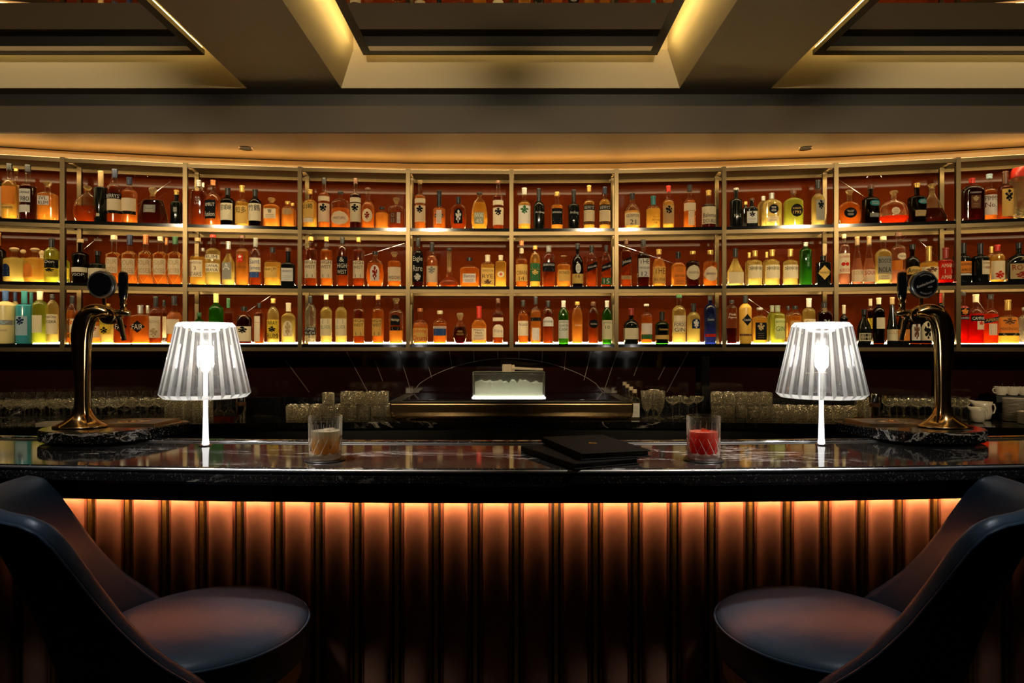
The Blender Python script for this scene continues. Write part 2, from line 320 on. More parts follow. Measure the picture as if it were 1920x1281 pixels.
# left right top shoulder neck shape glass liquid level cap capbottom ; label: x0 x1 y0 y1 colour text textcolour ; ...
BOTTLES = {
'A1': """
-100 26 180 320 250 R k D 0 black 250 ; -90 26 330 640 cream
30 165 90 330 250 R c G 0 black 160 ; 38 160 335 515 orange ; 40 150 530 570 gold Samaroli black
120 212 115 330 270 R* c G 0 gold 170
212 365 105 345 290 R c D 0 black 180 ; 214 333 365 500 white Cadenhead/1980 black ; 216 330 530 605 white
405 578 275 420 385 S c O 0 glass 330 ; 420 525 435 530 white IVL/RUM black
685 955 325 440 402 D c M 535 glass 365
970 1105 170 350 325 R k D 0 tan 330 ; 972 1050 615 645 cream
1108 1255 150 350 300 R c M 0 navy 240 ; 1110 1253 410 465 black BERRYS' white ; 1110 1253 466 585 cream ; 1110 1253 586 615 black
1258 1405 235 400 350 R c A 0 navy 310 ; 1262 1400 458 590 cream ; 1262 1400 592 625 black
1420 1725 340 475 460 T c D 0 glass 420 ; 1500 1612 525 605 grey
1757 1875 365 505 475 R k D 0 gold 420 ; 1800 1835 550 600 grey
""",
'B1': """
88 200 170 275 235 S c M 0 silver 225 ; 105 192 310 380 clear KA/VA/LAN white
150 214 190 300 250 R* c A 0 silver 230
203 330 170 350 275 R c A 0 copper 215 ; 207 300 345 500 black AMRUT/fusion white
331 446 237 350 315 R b D 0 black 300 ; 334 435 370 512 cream 宮城峡 black
455 563 215 365 330 R c G 0 gold 270 ; 459 556 390 540 gold 知多 black
564 672 248 365 320 R b D 0 black 310 ; 567 669 372 516 cream 竹鶴 black
692 820 318 395 372 S c O 0 glass 355 ; 700 798 415 498 cream 響 black
840 944 348 420 385 R c O 0 gold 374 ; 852 935 412 470 tan:oval
900 962 362 430 395 R* c O 0 gold 385
1020 1135 248 365 330 R c G 0 gold 285 ; 1024 1115 365 490 gold 山崎 black ; 1030 1110 495 530 white
1148 1243 150 305 270 R c A 0 black 205 ; 1150 1241 310 350 cream ; 1150 1241 370 525 cream @crest black
1255 1411 265 370 325 R c A 412 black 285 ; 1262 1404 440 555 cream:oval WHISTLEPIG black
1413 1505 155 305 270 R c D 0 brown 200 ; 1415 1503 322 360 cream ; 1415 1503 370 525 cream @crest black
1508 1617 235 400 345 R c A 0 brown 255 ; 1520 1603 415 530 cream:oval @crest dred
1625 1733 395 455 432 R c O 0 black 415
1735 1870 318 405 380 R c M 435 glass 365 ; 1752 1800 450 540 brown ; 1810 1838 450 540 white
""",
'C1': """
85 182 135 285 258 R c A 0 glass 165 ; 87 180 305 347 cream ; 87 180 368 516 cream @crest black
248 362 228 400 375 R c A 0 black 375 ; 283 330 412 535 white ; 268 345 452 478 black PATERSON white
405 552 285 385 345 O c M 0 black 345 ; 440 515 395 530 black:arch @crest white
592 742 245 345 300 D c G 0 black 262 ; 620 706 430 535 sage IWAI/45 white
787 884 140 290 265 R c M 0 brown 165 ; 789 882 322 365 cream ; 789 882 388 543 cream @crest black
1015 1128 205 360 320 R c G 0 white 265 ; 1020 1125 370 535 white @crest green
1150 1255 210 375 320 R k D 0 black 325 ; 1165 1254 418 447 clear Ardbeg white
1313 1418 242 372 350 R c O 0 gold 278 ; 1318 1413 395 540 black SPRINGBANK white
1463 1568 220 372 340 R k D 0 black 335 ; 1475 1560 415 500 black Ardbeg white
1605 1703 182 345 310 R c G 0 gold 240 ; 1607 1701 362 410 black BERRYS' white ; 1607 1701 411 510 cream ; 1607 1701 512 540 brown
1745 1845 195 345 300 R c G 0 navy 262 ; 1747 1843 362 410 black BERRYS' white ; 1747 1843 411 510 cream ; 1747 1843 512 540 brown
""",
'D1': """
97 228 288 460 375 R c G 0 black 338 ; 100 226 460 570 cream GLENMORE/21 black
282 403 310 432 385 R c G 0 teal 385 ; 320 395 485 560 clear /ARRAN/18 black
425 520 222 375 335 R c G 0 red 275 ; 427 516 395 555 tan @crest black
603 705 215 375 330 R c A 0 black 270 ; 605 703 375 442 cream ; 635 686 445 568 cream
757 877 262 405 370 R c D 0 gold 305 ; 759 875 408 556 cream /Balvenie/DOUBLE black
998 1105 243 365 325 R k D 0 silver 262 ; 1025 1085 468 502 clear No.3 white
1108 1160 358 430 400 S* k D 0 gold 385
1140 1235 330 430 395 S k D 0 brown 352 ; 1143 1226 445 546 white @crest black
1240 1330 312 395 350 S* c P 0 silver 350
1278 1435 285 385 335 S c P 0 silver 335 ; 1322 1400 390 470 black:oval ; 1310 1400 492 537 cream
1468 1618 258 362 325 S c L 0 brown 292 ; 1510 1606 385 497 black:oval PLYMOUTH/1793 gold
1700 1808 172 345 290 R c P 0 black 248 ; 1725 1802 350 525 grey @crest black
""",
'E1': """
68 282 408 560 520 O c A 0 glass 450 ; 112 230 590 695 black:oval
305 468 358 515 475 R b D 0 brown 400 ; 356 460 520 582 teal:oval ROYAL/OPORTO white ; 357 447 650 690 grey
480 755 415 545 510 N c X 670 glass 462 ; 575 652 590 665 cream:oval
765 935 338 495 465 R b D 0 gold 390 ; 830 926 510 562 teal:oval MORIN/PERRON white ; 808 925 622 682 tan
940 1222 345 600 440 H c D 595 glass 385
1298 1500 290 430 355 S c D 0 red 345 ; 1350 1462 436 458 clear LUXARDO white ; 1365 1450 475 605 brown @crest tan
1505 1640 248 440 380 R c A 0 sky 297 ; 1512 1639 465 665 white PIMM'S/No.1/ brown
1665 1800 222 395 355 R c M 0 brown 350 ; 1685 1796 405 680 gold @crest black
1800 2060 188 330 292 J c C 0 red 290
""",
'A2': """
-100 48 60 260 220 R b D 0 gold 200 ; -60 20 300 420 red:oval
50 245 213 345 315 R c P 0 cork 255 ; 55 148 392 522 navy:arch
195 282 235 350 320 R* c P 0 cork 275
262 462 220 345 315 R c G 0 cork 260 ; 270 375 392 525 orange:arch
395 466 245 350 320 R* c G 0 cork 300 ; 398 458 290 330 cream
466 600 125 265 212 R c L 0 black 213 ; 468 598 345 430 black Don white ; 468 598 432 520 yellow @crest black
620 712 300 370 340 R* c L 0 black 320 ; 650 708 430 540 yellow @crest black
750 905 130 300 262 R b D 0 tan 165 ; 754 901 425 475 cream ; 760 895 480 520 clear VSOP white
918 1095 250 400 370 R k D 0 black 300 ; 920 1090 435 545 cream /JACK black
1098 1250 92 295 265 R c A 0 cream 135 ; 1100 1225 325 485 cream FOUR/ROSES tan ; @net
1260 1410 85 295 255 R c A 0 navy 190 ; 1262 1395 335 500 cream FOUR/ROSES tan ; @net
1430 1570 85 295 250 R c A 0 copper 185 ; 1432 1560 335 500 cream FOUR/ROSES tan ; @net
1580 1720 105 290 260 R c A 0 cream 150 ; 1590 1710 335 500 cream FOUR/ROSES tan ; @net
1735 1872 105 290 260 R c A 0 green 185 ; 1740 1860 335 500 cream FOUR/ROSES tan ; @net
1680 1745 110 290 262 R* c A 0 copper 190
""",
'B2': """
75 200 95 265 230 R c G 0 tan 125 ; 80 186 285 425 cream PLANTATION/3/STARS brown
150 212 180 280 250 R* c G 0 silver 205
205 325 60 212 180 R c P 0 red 92 ; 208 322 240 278 cream RUM black ; 214 320 312 386 cream CAÑA/BRAVA black
343 447 125 305 225 L c P 0 silver 190 ; 350 428 305 446 grey A white
458 562 68 215 180 R c O 0 brown 100 ; 480 526 243 303 red @crest white ; 462 558 320 365 clear FLORENTIA brown
573 670 95 245 175 R c M 0 grey 170 ; 575 666 265 383 cream Saint/James blue ; 580 656 385 430 blue
697 831 175 310 282 R c G 0 black 220 ; 699 806 342 432 gold Rhum~J.M/ black
838 952 180 325 300 S k D 0 brown 210 ; 845 940 350 460 white DIPLOMATICO black
1033 1135 65 205 175 R c M 0 gold 120 ; 1037 1131 285 435 cream HIGH/WEST//@pic black
1167 1266 70 210 175 R c A 0 gold 125 ; 1170 1263 285 435 cream HIGH/WEST//@pic black
1303 1395 70 210 150 R c M 0 black 145 ; 1307 1391 255 408 black &/HIGH/WEST white
1438 1532 80 210 175 R c M 0 gold 130 ; 1441 1529 290 435 cream HIGH/WEST//@pic black
1548 1696 208 315 272 O c A 0 black 235 ; 1585 1660 325 458 white:arch @crest dred
1728 1839 213 305 280 R c A 0 glass 250 ; 1732 1836 343 460 cream /WIDOW black
""",
'C2': """
65 163 65 225 185 R c D 0 black 155 ; 67 161 235 475 black Eagle/Rare/@crest white
190 291 118 290 225 R c A 0 black 200 ; 193 289 335 482 cream @crest grey
305 486 172 428 372 W c M 0 black 190
490 666 255 365 330 S c A 0 black 287 ; 520 635 405 486 white Blantons/ black
680 802 232 325 295 S c G 0 cream 292 ; 684 798 352 502 gold TEMPLETON/RYE/@crest brown
808 910 235 305 282 S c G 0 cream 280 ; 828 890 380 435 cream:oval @crest red
993 1100 105 290 250 R c A 0 copper 148 ; 995 1098 320 472 gold /OBAN/14 brown ; 1022 1070 170 222 cream:oval
1120 1216 150 275 200 R c G 0 gold 182 ; 1124 1213 310 362 green ; 1122 1214 366 472 green @crest gold
1233 1349 150 265 205 R c M 0 grey 205 ; 1237 1345 305 385 black BENROMACH white ; 1250 1330 445 475 clear PEATED brown
1362 1489 238 335 300 R c O 0 tan 240 ; 1375 1486 370 472 gold MONKEY/ brown
1500 1601 128 300 235 R b D 0 black 185 ; 1530 1576 310 402 white:oval ; 1502 1599 405 492 gold 16 brown
1628 1726 148 305 210 S c M 0 black 207 ; 1635 1725 290 390 black:diag BLACK~LABEL white
1762 1853 145 300 205 S c M 0 black 200 ; 1765 1852 290 390 black:diag GREEN~LABEL white ; 1765 1850 440 500 green 15 white
""",
'D2': """
65 155 85 205 170 S c M 0 brown 130 ; 70 154 235 330 black:diag Johnnie white ; 68 154 400 432 tan
205 311 90 235 200 R c D 0 black 145 ; 214 309 255 412 white THE/MACALLAN/12 black
335 447 172 325 235 R c O 0 gold 215 ; 340 445 325 470 gold THE/BALVENIE brown
497 616 195 325 280 S c O 0 black 250 ; 512 612 325 480 orange /GREAT~KING/ black
622 739 188 292 270 R c D 0 gold 215 ; 625 737 312 440 cream:oval MIDLETON black
772 889 180 290 270 R c A 0 gold 215 ; 775 887 322 450 cream:oval REDBREAST black
975 1116 165 370 250 L c P 0 black 240 ; 985 1111 372 470 cream
1130 1200 200 290 265 R* c P 0 gold 245
1155 1273 183 288 262 R c P 0 gold 232 ; 1157 1271 310 425 cream ***/ black
1282 1345 195 290 260 R* c P 0 gold 245
1300 1423 175 288 258 R c P 0 gold 230 ; 1303 1420 310 425 cream ***/ black
1455 1579 170 288 262 R c P 0 gold 232 ; 1458 1576 310 425 cream ***/ black
1598 1699 112 190 160 R g C 0 silver 150 ; 1645 1666 222 332 green TANQUERAY white
1740 1855 228 292 278 S k D 0 black 270 ; 1742 1853 315 435 gold:diamond HENDRICK'S black
""",
'E2': """
68 173 100 240 190 R c E 0 cream 145 ; 70 170 300 500 cream LUXARDO/@cherry/KIRSCH red
198 306 128 450 240 L c E 0 tan 212 ; 200 303 462 582 cream SOUR tan
315 426 125 450 240 L c E 0 tan 210 ; 317 424 460 582 cream SOUR red
443 581 125 305 250 S c P 0 cream 165 ; 448 578 330 505 grey BOCCE/NOLA black ; 450 576 512 562 cream
598 731 82 250 215 R c E 0 brown 125 ; 635 726 295 365 cream:oval ITALICUS black ; 600 682 370 466 orange
735 872 205 395 325 R b D 0 black 260 ; 740 868 430 510 gold:arch Amaro black
885 1052 225 400 372 R c G 0 gold 372 ; 890 1048 435 560 cream @crest brown
1065 1206 240 385 345 R c R 0 dred 345 ; 1070 1201 395 565 red AMARO/@pic/AMARO cream
1210 1260 205 340 310 R* k D 0 black 300
1246 1382 190 345 312 R k D 0 black 300 ; 1270 1375 380 495 orange LUXARDO/APRICOT black ; 1270 1375 500 518 white
1405 1562 195 345 310 R k D 0 black 305 ; 1470 1560 375 510 cream LUXARDO/CHERRY/ dred
1562 1625 225 335 290 R* c G 0 gold 290
1590 1716 210 335 282 R c G 0 red 272 ; 1592 1711 375 560 cream /@crest red
1745 1990 190 400 300 S k D 0 black 250 ; 1760 1975 405 555 tan ROOT/@crest dred
""",
'A3': """
-38 152 50 215 165 R w P 0 blue 160 ; -20 115 452 478 clear GREY~GOOSE grey ; -30 148 360 410 grey @crest sky
122 188 55 215 165 R* w P 0 blue 165
175 328 60 215 195 R t C 0 teal 190 ; 180 300 320 516 sky @crest navy
298 346 65 240 195 R* t C 0 teal 190
342 482 52 210 155 R c L 0 cream 150 ; 344 450 310 490 cream
484 596 92 230 155 R c P 0 black 140 ; 487 592 300 505 cream Ketel~One/VODKA// black
688 800 108 320 195 R c A 0 black 190 ; 690 790 345 490 cream @crest orange ; 690 790 500 540 gold
925 1035 215 390 330 R c O 0 copper 260 ; 928 1030 420 540 cream @crest dred
1035 1170 190 325 270 R c P 0 gold 215 ; 1040 1150 350 505 yellow WRAY/@crest black
1185 1345 205 325 295 S c M 0 silver 285 ; 1192 1325 365 490 black:diamond FAIR white
1355 1535 205 325 298 S c A 0 silver 290 ; 1362 1510 365 490 black:diamond FAIR white
1480 1560 208 330 298 S* c A 0 silver 290
1540 1665 115 290 225 R c M 0 black 220 ; 1542 1656 320 542 cream SAZERAC/@crest tan
1662 1714 150 290 230 R* c M 0 black 210 ; 1667 1712 322 540 cream
1718 1868 110 330 265 R c A 0 black 205 ; 1722 1852 350 502 cream @slash red
""",
'B3': """
110 190 228 310 280 R* g C 0 green 260
232 350 55 205 160 R g L 0 lime 150
355 432 108 240 210 R c M 0 green 190
463 590 180 300 232 R c D 0 black 215 ; 466 586 345 470 cream @crest black
612 694 148 245 215 R c M 0 black 190 ; 615 666 260 472 cream ARMAGNAC red
720 817 112 245 180 R c P 0 gold 150 ; 722 814 290 450 yellow WRAY/@crest/RUM black
842 953 148 270 230 S c P 0 cream 220 ; 860 935 300 430 cream:arch @crest tan
1035 1126 88 225 152 R c C 0 black 150 ; 1038 1124 352 416 black CUMBE/SUDI white
1165 1262 75 225 180 R c P 0 cream 120 ; 1168 1259 280 425 cream @pic/SILVER/ sage
1290 1386 75 225 180 R c P 0 cream 120 ; 1293 1383 280 425 cream @pic/SILVER/ sage
1440 1536 75 225 180 R c M 0 tan 120 ; 1443 1532 280 425 gold HIGH/WEST//@pic black
1598 1696 75 225 180 R c A 0 tan 120 ; 1600 1680 280 425 gold HIGH/WEST//@pic black
1740 1856 108 235 200 R c O 380 glass 150 ; 1757 1833 250 335 black:arch Heritage cream ; 1757 1833 350 380 black
""",
'C3': """
68 203 185 345 285 R c A 0 copper 212 ; 69 201 362 480 gold Johnny/Drum red
250 373 205 330 275 R c A 0 cream 235 ; 254 370 345 366 white AMERICAN navy ; 258 368 367 430 blue
425 560 225 365 300 B c D 0 glass 290 ; 460 530 380 430 clear /HUDSON gold
595 733 165 345 275 S c O 0 red 272 ; 600 726 365 470 cream Maker's/Mark// black
786 883 95 240 200 R c M 0 brown 135 ; 788 881 268 300 cream ; 788 881 330 445 cream:arch Widow grey
1013 1107 110 265 200 R c A 0 black 165 ; 1015 1105 298 432 cream TALISKER/ brown
1125 1222 75 235 180 R c O 0 black 145 ; 1142 1206 360 472 white ; 1130 1218 268 300 black
1237 1334 115 235 175 R c M 0 black 172 ; 1240 1331 262 347 white:arch BOWMORE navy
1376 1471 115 250 175 R g P 0 white 175 ; 1379 1468 292 456 white LAPHROAIG/QUARTER/CASK// green
1497 1597 125 260 160 R c O 0 gold 155 ; 1520 1590 320 350 clear Deveron white
1643 1739 125 240 165 R c M 0 brown 162 ; 1653 1731 285 365 black:oval Glenfiddich white
1768 1862 115 250 175 R g P 0 white 175 ; 1771 1859 292 462 cream LAPHROAIG/10// green
""",
'D3': """
88 218 175 320 270 R k D 0 dred 240 ; 90 216 345 440 cream
235 333 138 250 210 R c A 0 white 156 ; 240 330 305 398 white ; 240 330 400 440 green
358 476 205 320 285 R g D 0 black 280 ; 380 470 340 370 clear Connemara gold ; 360 474 405 440 gold
504 621 55 200 150 R c P 0 green 85 ; 514 616 238 290 cream ; 511 613 292 382 cream FORDS/GIN black
630 744 135 255 205 R c P 0 black 205 ; 665 736 265 350 navy:arch @crest white
779 881 65 185 135 R u C 0 black 110 ; 790 865 215 330 navy:diamond Citadelle white ; 785 875 395 420 red
968 1059 105 180 150 R c D 345 black 130 ; 975 1055 215 270 clear Pink/Pigeon white
1080 1184 60 180 135 R y P 0 black 130 ; 1097 1181 225 325 black:diamond Citadelle white ; 1082 1182 395 412 brown
1195 1311 170 262 235 S c G 0 silver 190 ; 1210 1304 298 446 black @crest tan
1320 1400 150 245 210 R* c L 0 sage 205
1345 1469 150 240 210 R c L 0 sage 205 ; 1375 1461 262 440 lime BATHTUB/GIN/ green
1475 1520 155 240 210 R* c G 0 black 190 ; 1480 1515 300 420 gold
1500 1612 155 250 200 R c O 0 black 182 ; 1512 1602 285 440 tan
1622 1729 88 205 168 R c P 0 white 165 ; 1630 1722 268 400 cream GIN tan
1745 1866 125 235 185 S c D 0 black 170 ; 1788 1846 268 312 black 24 white
""",
'E3': """
82 155 197 340 300 R b D 0 cream 290
255 386 240 460 330 R k D 0 black 300 ; 265 384 480 557 cream ; 272 377 487 549 black GRAHAM'S cream
355 414 135 270 215 R* c D 0 cream 205 ; 358 406 330 436 yellow
412 523 125 265 215 R b D 0 cream 195 ; 434 521 325 436 cream
550 653 120 430 195 L k D 0 tan 190 ; 552 651 443 555 cream SOUR tan
655 770 140 430 210 L k D 0 tan 205 ; 660 765 443 555 orange SOUR tan
780 882 240 350 320 R b D 0 black 300 ; 790 868 362 552 white:arch @crest brown
886 997 240 350 320 R b D 0 black 300 ; 890 990 362 552 cream:arch @crest black
1052 1122 75 240 200 R* k D 0 red 180
1262 1362 60 235 200 R c R 0 black 100 ; 1266 1360 232 300 black @crest orange ; 1266 1358 310 345 black LUXARDO white
1370 1507 90 300 225 R c R 0 cream 170 ; 1382 1505 305 360 black CAMPARI white ; 1425 1500 362 445 cream @crest red
1515 1652 90 300 235 R c X 0 black 140 ; 1518 1650 310 385 navy:diag APEROL yellow ; 1548 1620 385 500 cream
1655 1862 145 325 300 V c G 0 gold 250 ; 1668 1850 325 475 orange @crest/MONTENEGRO brown ; 1660 1855 478 505 black
1868 1995 220 345 300 R c C 0 silver 250
""",
}
# ------------------------------------------------------------------ layout of the back bar
R_SH, D0 = 14.1, 4.75                    # the shelving follows a shallow concave arc
def front_d(X): return D0 - X*X/(2*R_SH)
def solve_x(px):
    d = D0
    for _ in range(12): X = (px-VPX)/F*d; d = front_d(X)
    return X
POST_PX = [-110, 117, 347, 562, 765, 959, 1156, 1358, 1568, 1797, 2035]
POSTS = [(solve_x(p), front_d(solve_x(p))) for p in POST_PX]
NB = len(POSTS)-1
SHELF_TOP = [1.399, 1.810, 2.222]        # upper faces of the three shelves
TOP_Z = 2.637
CT = .90                                 # back counter
WOFF, POFF = .36, .29                    # wall and rear posts behind the front line
def offset(p, k, off):
    """post k moved back by off"""
    a = POSTS[max(k-1, 0)]; b = POSTS[min(k+1, NB)]
    t = Vector((b[0]-a[0], b[1]-a[1])).normalized(); n = Vector((-t.y, t.x))
    return (p[0]+n.x*off, p[1]+n.y*off)
def line(off): return [offset(POSTS[k], k, off) for k in range(NB+1)]
FR = line(0); RE = line(POFF); WL = line(WOFF)
def strip_wall(name, pts, z0, z1, mat, thick=.06):
    mb = MB()
    for a, b in zip(pts, pts[1:]): mb.prism(a, b, z0, z1, thick)
    return struct(name, mb, mat)
# ------------------------------------------------------------------ room shell
mb = MB(); mb.box(-6, 6, -4, 6, -.1, 0); struct('floor', mb, M['floor'])
ext = [(-6, WL[0][1]-.2)] + WL + [(6, WL[-1][1]-.2)]
strip_wall('wall_back', ext, 1.365, 2.745, M['lacquer'])
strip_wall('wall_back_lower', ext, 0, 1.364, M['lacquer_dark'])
mb = MB(); mb.box(-6.1, -6, -4, 6, 0, 3.3); struct('wall_left', mb, M['wallpaint'])
mb = MB(); mb.box(6, 6.1, -4, 6, 0, 3.3); struct('wall_right', mb, M['wallpaint'])
mb = MB(); mb.box(-6, 6, -4.1, -4, 0, 3.3); struct('wall_front', mb, M['wallpaint'])
# cornice above the shelving
CR = line(.18)
mb = MB()
for a, b in zip(CR, CR[1:]): mb.prism(a, b, 2.645, 2.728, .2)
struct('trim_1', mb, M['soffit'])
mb = MB()
for a, b in zip(line(.20), line(.20)[1:]): mb.prism(a, b, 2.728, 2.741, .2)
struct('trim_2', mb, M['black'])  # black strip stands in for the shadow line over the cornice
# lowered soffit, its fascia and the gap above it, its shade painted matt black
DF = 4.2; BZ = 3.01; MZ = 3.14
mb = MB(); mb.box(-6, 6, DF+.02, 6, 2.74, 2.80); struct('ceiling_soffit', mb, M['soffit'])
mb = MB(); mb.box(-6, 6, DF, DF+.03, 2.735, 2.90); struct('trim_3', mb, M['fascia'])
mb = MB(); mb.box(-6, 6, DF+.03, DF+.25, 2.80, 2.899); mb.box(-6, 6, DF+.10, DF+.16, 2.899, 3.02); struct('trim_4', mb, M['black'])
# coffered ceiling
COF = [(-3.95, -1.67), (-1.075, 1.055), (1.63, 3.95)]; CY0, CY1 = .45, DF-.005
mb = MB()
xs = [-6, -3.95, -1.67, -1.075, 1.055, 1.63, 3.95, 6]
for a, b in ((xs[0], xs[1]), (xs[2], xs[3]), (xs[4], xs[5]), (xs[6], xs[7])): mb.box(a, b, CY0, DF+.10, BZ, 3.3)
mb.box(-6, 6, -4, CY0, BZ, 3.3)
for a, b in COF: mb.box(a, b, CY1, DF+.10, BZ, BZ+.012)
mb.box(-6, 6, -4, 6, 3.32, 3.4)
struct('ceiling', mb, M['paint'])
i = 0
for (xa, xb) in COF:
    i += 1
    # splayed reveal
    o0 = [(xa, CY0), (xb, CY0), (xb, CY1), (xa, CY1)]
    q = .10; o1 = [(xa+q, CY0+q), (xb-q, CY0+q), (xb-q, CY1-q), (xa+q, CY1-q)]
    mb = MB(); vs = [(x, y, BZ) for x, y in o0] + [(x, y, 3.21) for x, y in o1] + [(x, y, 3.30) for x, y in o1]
    fs = [(k, (k+1) % 4, 4+(k+1) % 4, 4+k) for k in range(4)] + [(4+k, 4+(k+1) % 4, 8+(k+1) % 4, 8+k) for k in range(4)] + [(8, 9, 10, 11)]
    mb.add(vs, fs); struct('trim_%d' % (4+i), mb, M['paint'])
    # hanging mirror panel with cove light strips on its back
    q = .18
    t = empty('mirror_panel', ((xa+xb)/2, (CY0+CY1)/2, MZ), 0,
              'dark mirrored ceiling panel in the %s lit coffer' % ['left', 'middle', 'right'][i-1], 'ceiling panel', 'mirrored ceiling panels')
    hx, hy = (xb-xa)/2-q, (CY1-CY0)/2-q
    mb = MB(); mb.box(-hx+.05, hx-.05, -hy+.05, hy-.05, .002, .02); mb.build('mirror', M['mirror'], t)
    mb = MB()
    mb.box(-hx, hx, -hy, -hy+.05, 0, .03); mb.box(-hx, hx, hy-.05, hy, 0, .03)
    mb.box(-hx, -hx+.05, -hy+.05, hy-.05, 0, .03); mb.box(hx-.05, hx, -hy+.05, hy-.05, 0, .03); mb.build('panel_frame', M['mirror_frame'], t)
    mb = MB(); mb.box(-hx+.3, hx-.3, -hy+.3, hy-.3, .02, .178); mb.build('hanger', M['black'], t)
    for (a, b, c, d) in ((-hx+.01, hx-.01, hy-.03, hy-.012), (-hx+.01, hx-.01, -hy+.012, -hy+.03), (-hx+.012, -hx+.03, -hy+.04, hy-.04), (hx-.03, hx-.012, -hy+.04, hy-.04)):
        mb = MB(); mb.box(a, b, c, d, .031, .045); mb.build('light_strip', M['led_cove_dim'] if d-c < .1 and b-a > .5 else M['led_cove'], t)
# recessed downlights in the soffit
for k, (px, py, side) in enumerate(((461, 278, 'left'), (1510, 278, 'right'))):
    d = 1.34*F/(645-py); X = (px-VPX)/F*d
    t = empty('recessed_downlight', (X, d, 2.74), 0, 'small round unlit recessed downlight in the %s part of the amber soffit' % side, 'downlight', 'downlights in the soffit')
    mb = MB(); mb.lathe([(.036, -.001), (.05, -.004), (.052, 0), (.052, .001)], 24, cap0=False, cap1=False); mb.build('trim_ring', M['chrome'], t)
    mb = MB(); mb.lathe([(.0, -.0005), (.037, -.0005)], 24, cap0=False, cap1=False); mb.build('lens', M['black'], t)
# ------------------------------------------------------------------ shelving
sh = empty('back_bar_shelving', (0, 0, 0), 0, 'long curved brass-framed shelving with three rows of bottles before the red wall', 'shelving')
def seg_part(name, mat, k, off0, depth, z0, z1, trim=0.0, bev=0):
    a = Vector(offset(POSTS[k], k, off0)); b = Vector(offset(POSTS[k+1], k+1, off0)); t = (b-a).normalized()
    a = a+t*trim; b = b-t*trim
    mb = MB(); mb.prism(a, b, z0, z1, depth); o = mb.build(name, mat, sh)
    if bev: bevel(o, bev, 2)
    return o
PW = .028
for k in range(NB+1):
    a = POSTS[max(k-1, 0)]; b = POSTS[min(k+1, NB)]; rz = math.atan2(b[1]-a[1], b[0]-a[0])
    for nm, off, z0 in (('front_post', 0, 1.350), ('rear_post', POFF-.03, CT if k in (0, 1, 9, 10) else 1.350)):
        p = offset(POSTS[k], k, off)
        c, s_ = math.cos(rz), math.sin(rz)
        mb = MB(); mb.box(-PW/2, PW/2, -.004, PW, z0, TOP_Z+.005)
        o = mb.build(nm, M['brass'], sh); o.location = (p[0], p[1], 0); o.rotation_euler = (0, 0, rz)
for k in range(NB):
    for lv, z in enumerate(SHELF_TOP):
        seg_part('shelf_board', M['gloss_black'], k, .001, POFF, z-.022, z, PW/2+.001)
        seg_part('front_rail', M['brass'], k, 0, .02, z-.022-.027, z-.0225, PW/2+.0005)
        seg_part('rear_rail', M['brass'], k, POFF-.02, .02, z-.022-.027, z-.0225, PW/2+.001)
        seg_part('base_light', M['led_base'], k, .158, .010, z+.001, z+.013, .03)
        if lv > 0: seg_part('light_strip', M['led_shelf'], k, .024, .008, z-.032, z-.024, .03)
    seg_part('front_rail', M['brass'], k, 0, .02, TOP_Z-.027, TOP_Z, PW/2+.0005)
    seg_part('rear_rail', M['brass'], k, POFF-.02, .02, TOP_Z-.027, TOP_Z, PW/2+.001)
    seg_part('top_board', M['brass'], k, .021, POFF-.042, TOP_Z-.004, TOP_Z, PW/2+.001)
    seg_part('light_strip', M['led_shelf'], k, .024, .008, TOP_Z-.020, TOP_Z-.006, .03)
for k in range(NB): seg_part('added_soffit_strip', M['soffit_fill_led'], k, .03, .02, TOP_Z+.002, TOP_Z+.008, .02)  # unseen strip added on the shelving to brighten the soffit
for k in (0, 2, 3, 5, 6, 8):       # puck lights added to put hot spots on the rails
    for z in (SHELF_TOP[1]-.022, SHELF_TOP[2]-.022, TOP_Z-.004):
        a = Vector(offset(POSTS[k], k, .055)); b = Vector(offset(POSTS[k+1], k+1, .055)); p = a.lerp(b, .72 if k % 2 == 0 else .2)
        mb = MB(); mb.lathe([(.0, -.006), (.012, -.006), (.014, 0)], 16); o = mb.build('puck_light', M['led_spot'], sh, True); o.location = (p.x, p.y, z)
# thin wires stand in for diagonal reflections at the back of the bays
def wpt(px, py, off):
    d = D0
    for _ in range(8): X = (px-VPX)/F*d; d = front_d(X)+off
    return Vector(((px-VPX)/F*d, d, CZ+(VPY-py)/F*d))
for px_ in (803, 1096):      # the two lights over the ice tray
    p = wpt(px_, 650, .02); o = None
    mb = MB(); mb.lathe([(.0, -.006), (.016, -.006), (.018, 0)], 16); o = mb.build('puck_light', M['led_spot'], sh, True); o.location = (p.x, p.y+.04, 1.376)
    ld = bpy.data.lights.new('tray_light', 'SPOT'); ld.energy = 4.5; ld.color = (1, .93, .84); ld.spot_size = math.radians(95); ld.spot_blend = .8; ld.shadow_soft_size = .016
    lo = bpy.data.objects.new('tray_beam', ld); COL.objects.link(lo); lo.location = (p.x, p.y+.04, 1.366); lo.rotation_euler = (math.radians(-12), 0, 0)
for (x0, y0, x1, y1) in ((320, 340, 256, 386), (198, 433, 157, 468), (510, 553, 463, 585), (759, 456, 627, 497), (1573, 337, 1624, 371), (1160, 459, 1318, 513),
                         (1713, 442, 1760, 484), (1700, 442, 1668, 475), (1404, 561, 1446, 590), (1820, 547, 1846, 582), (260, 317, 252, 331), (262, 318, 277, 331), (1641, 320, 1625, 333), (1646, 320, 1653, 332)):
    mb = MB(); mb.tube([wpt(x0, y0, .30), wpt(x1, y1, .30)], .0016, 6); mb.build('reflection_wire', M['chrome'], sh)  # chrome wire drawn where a reflection runs
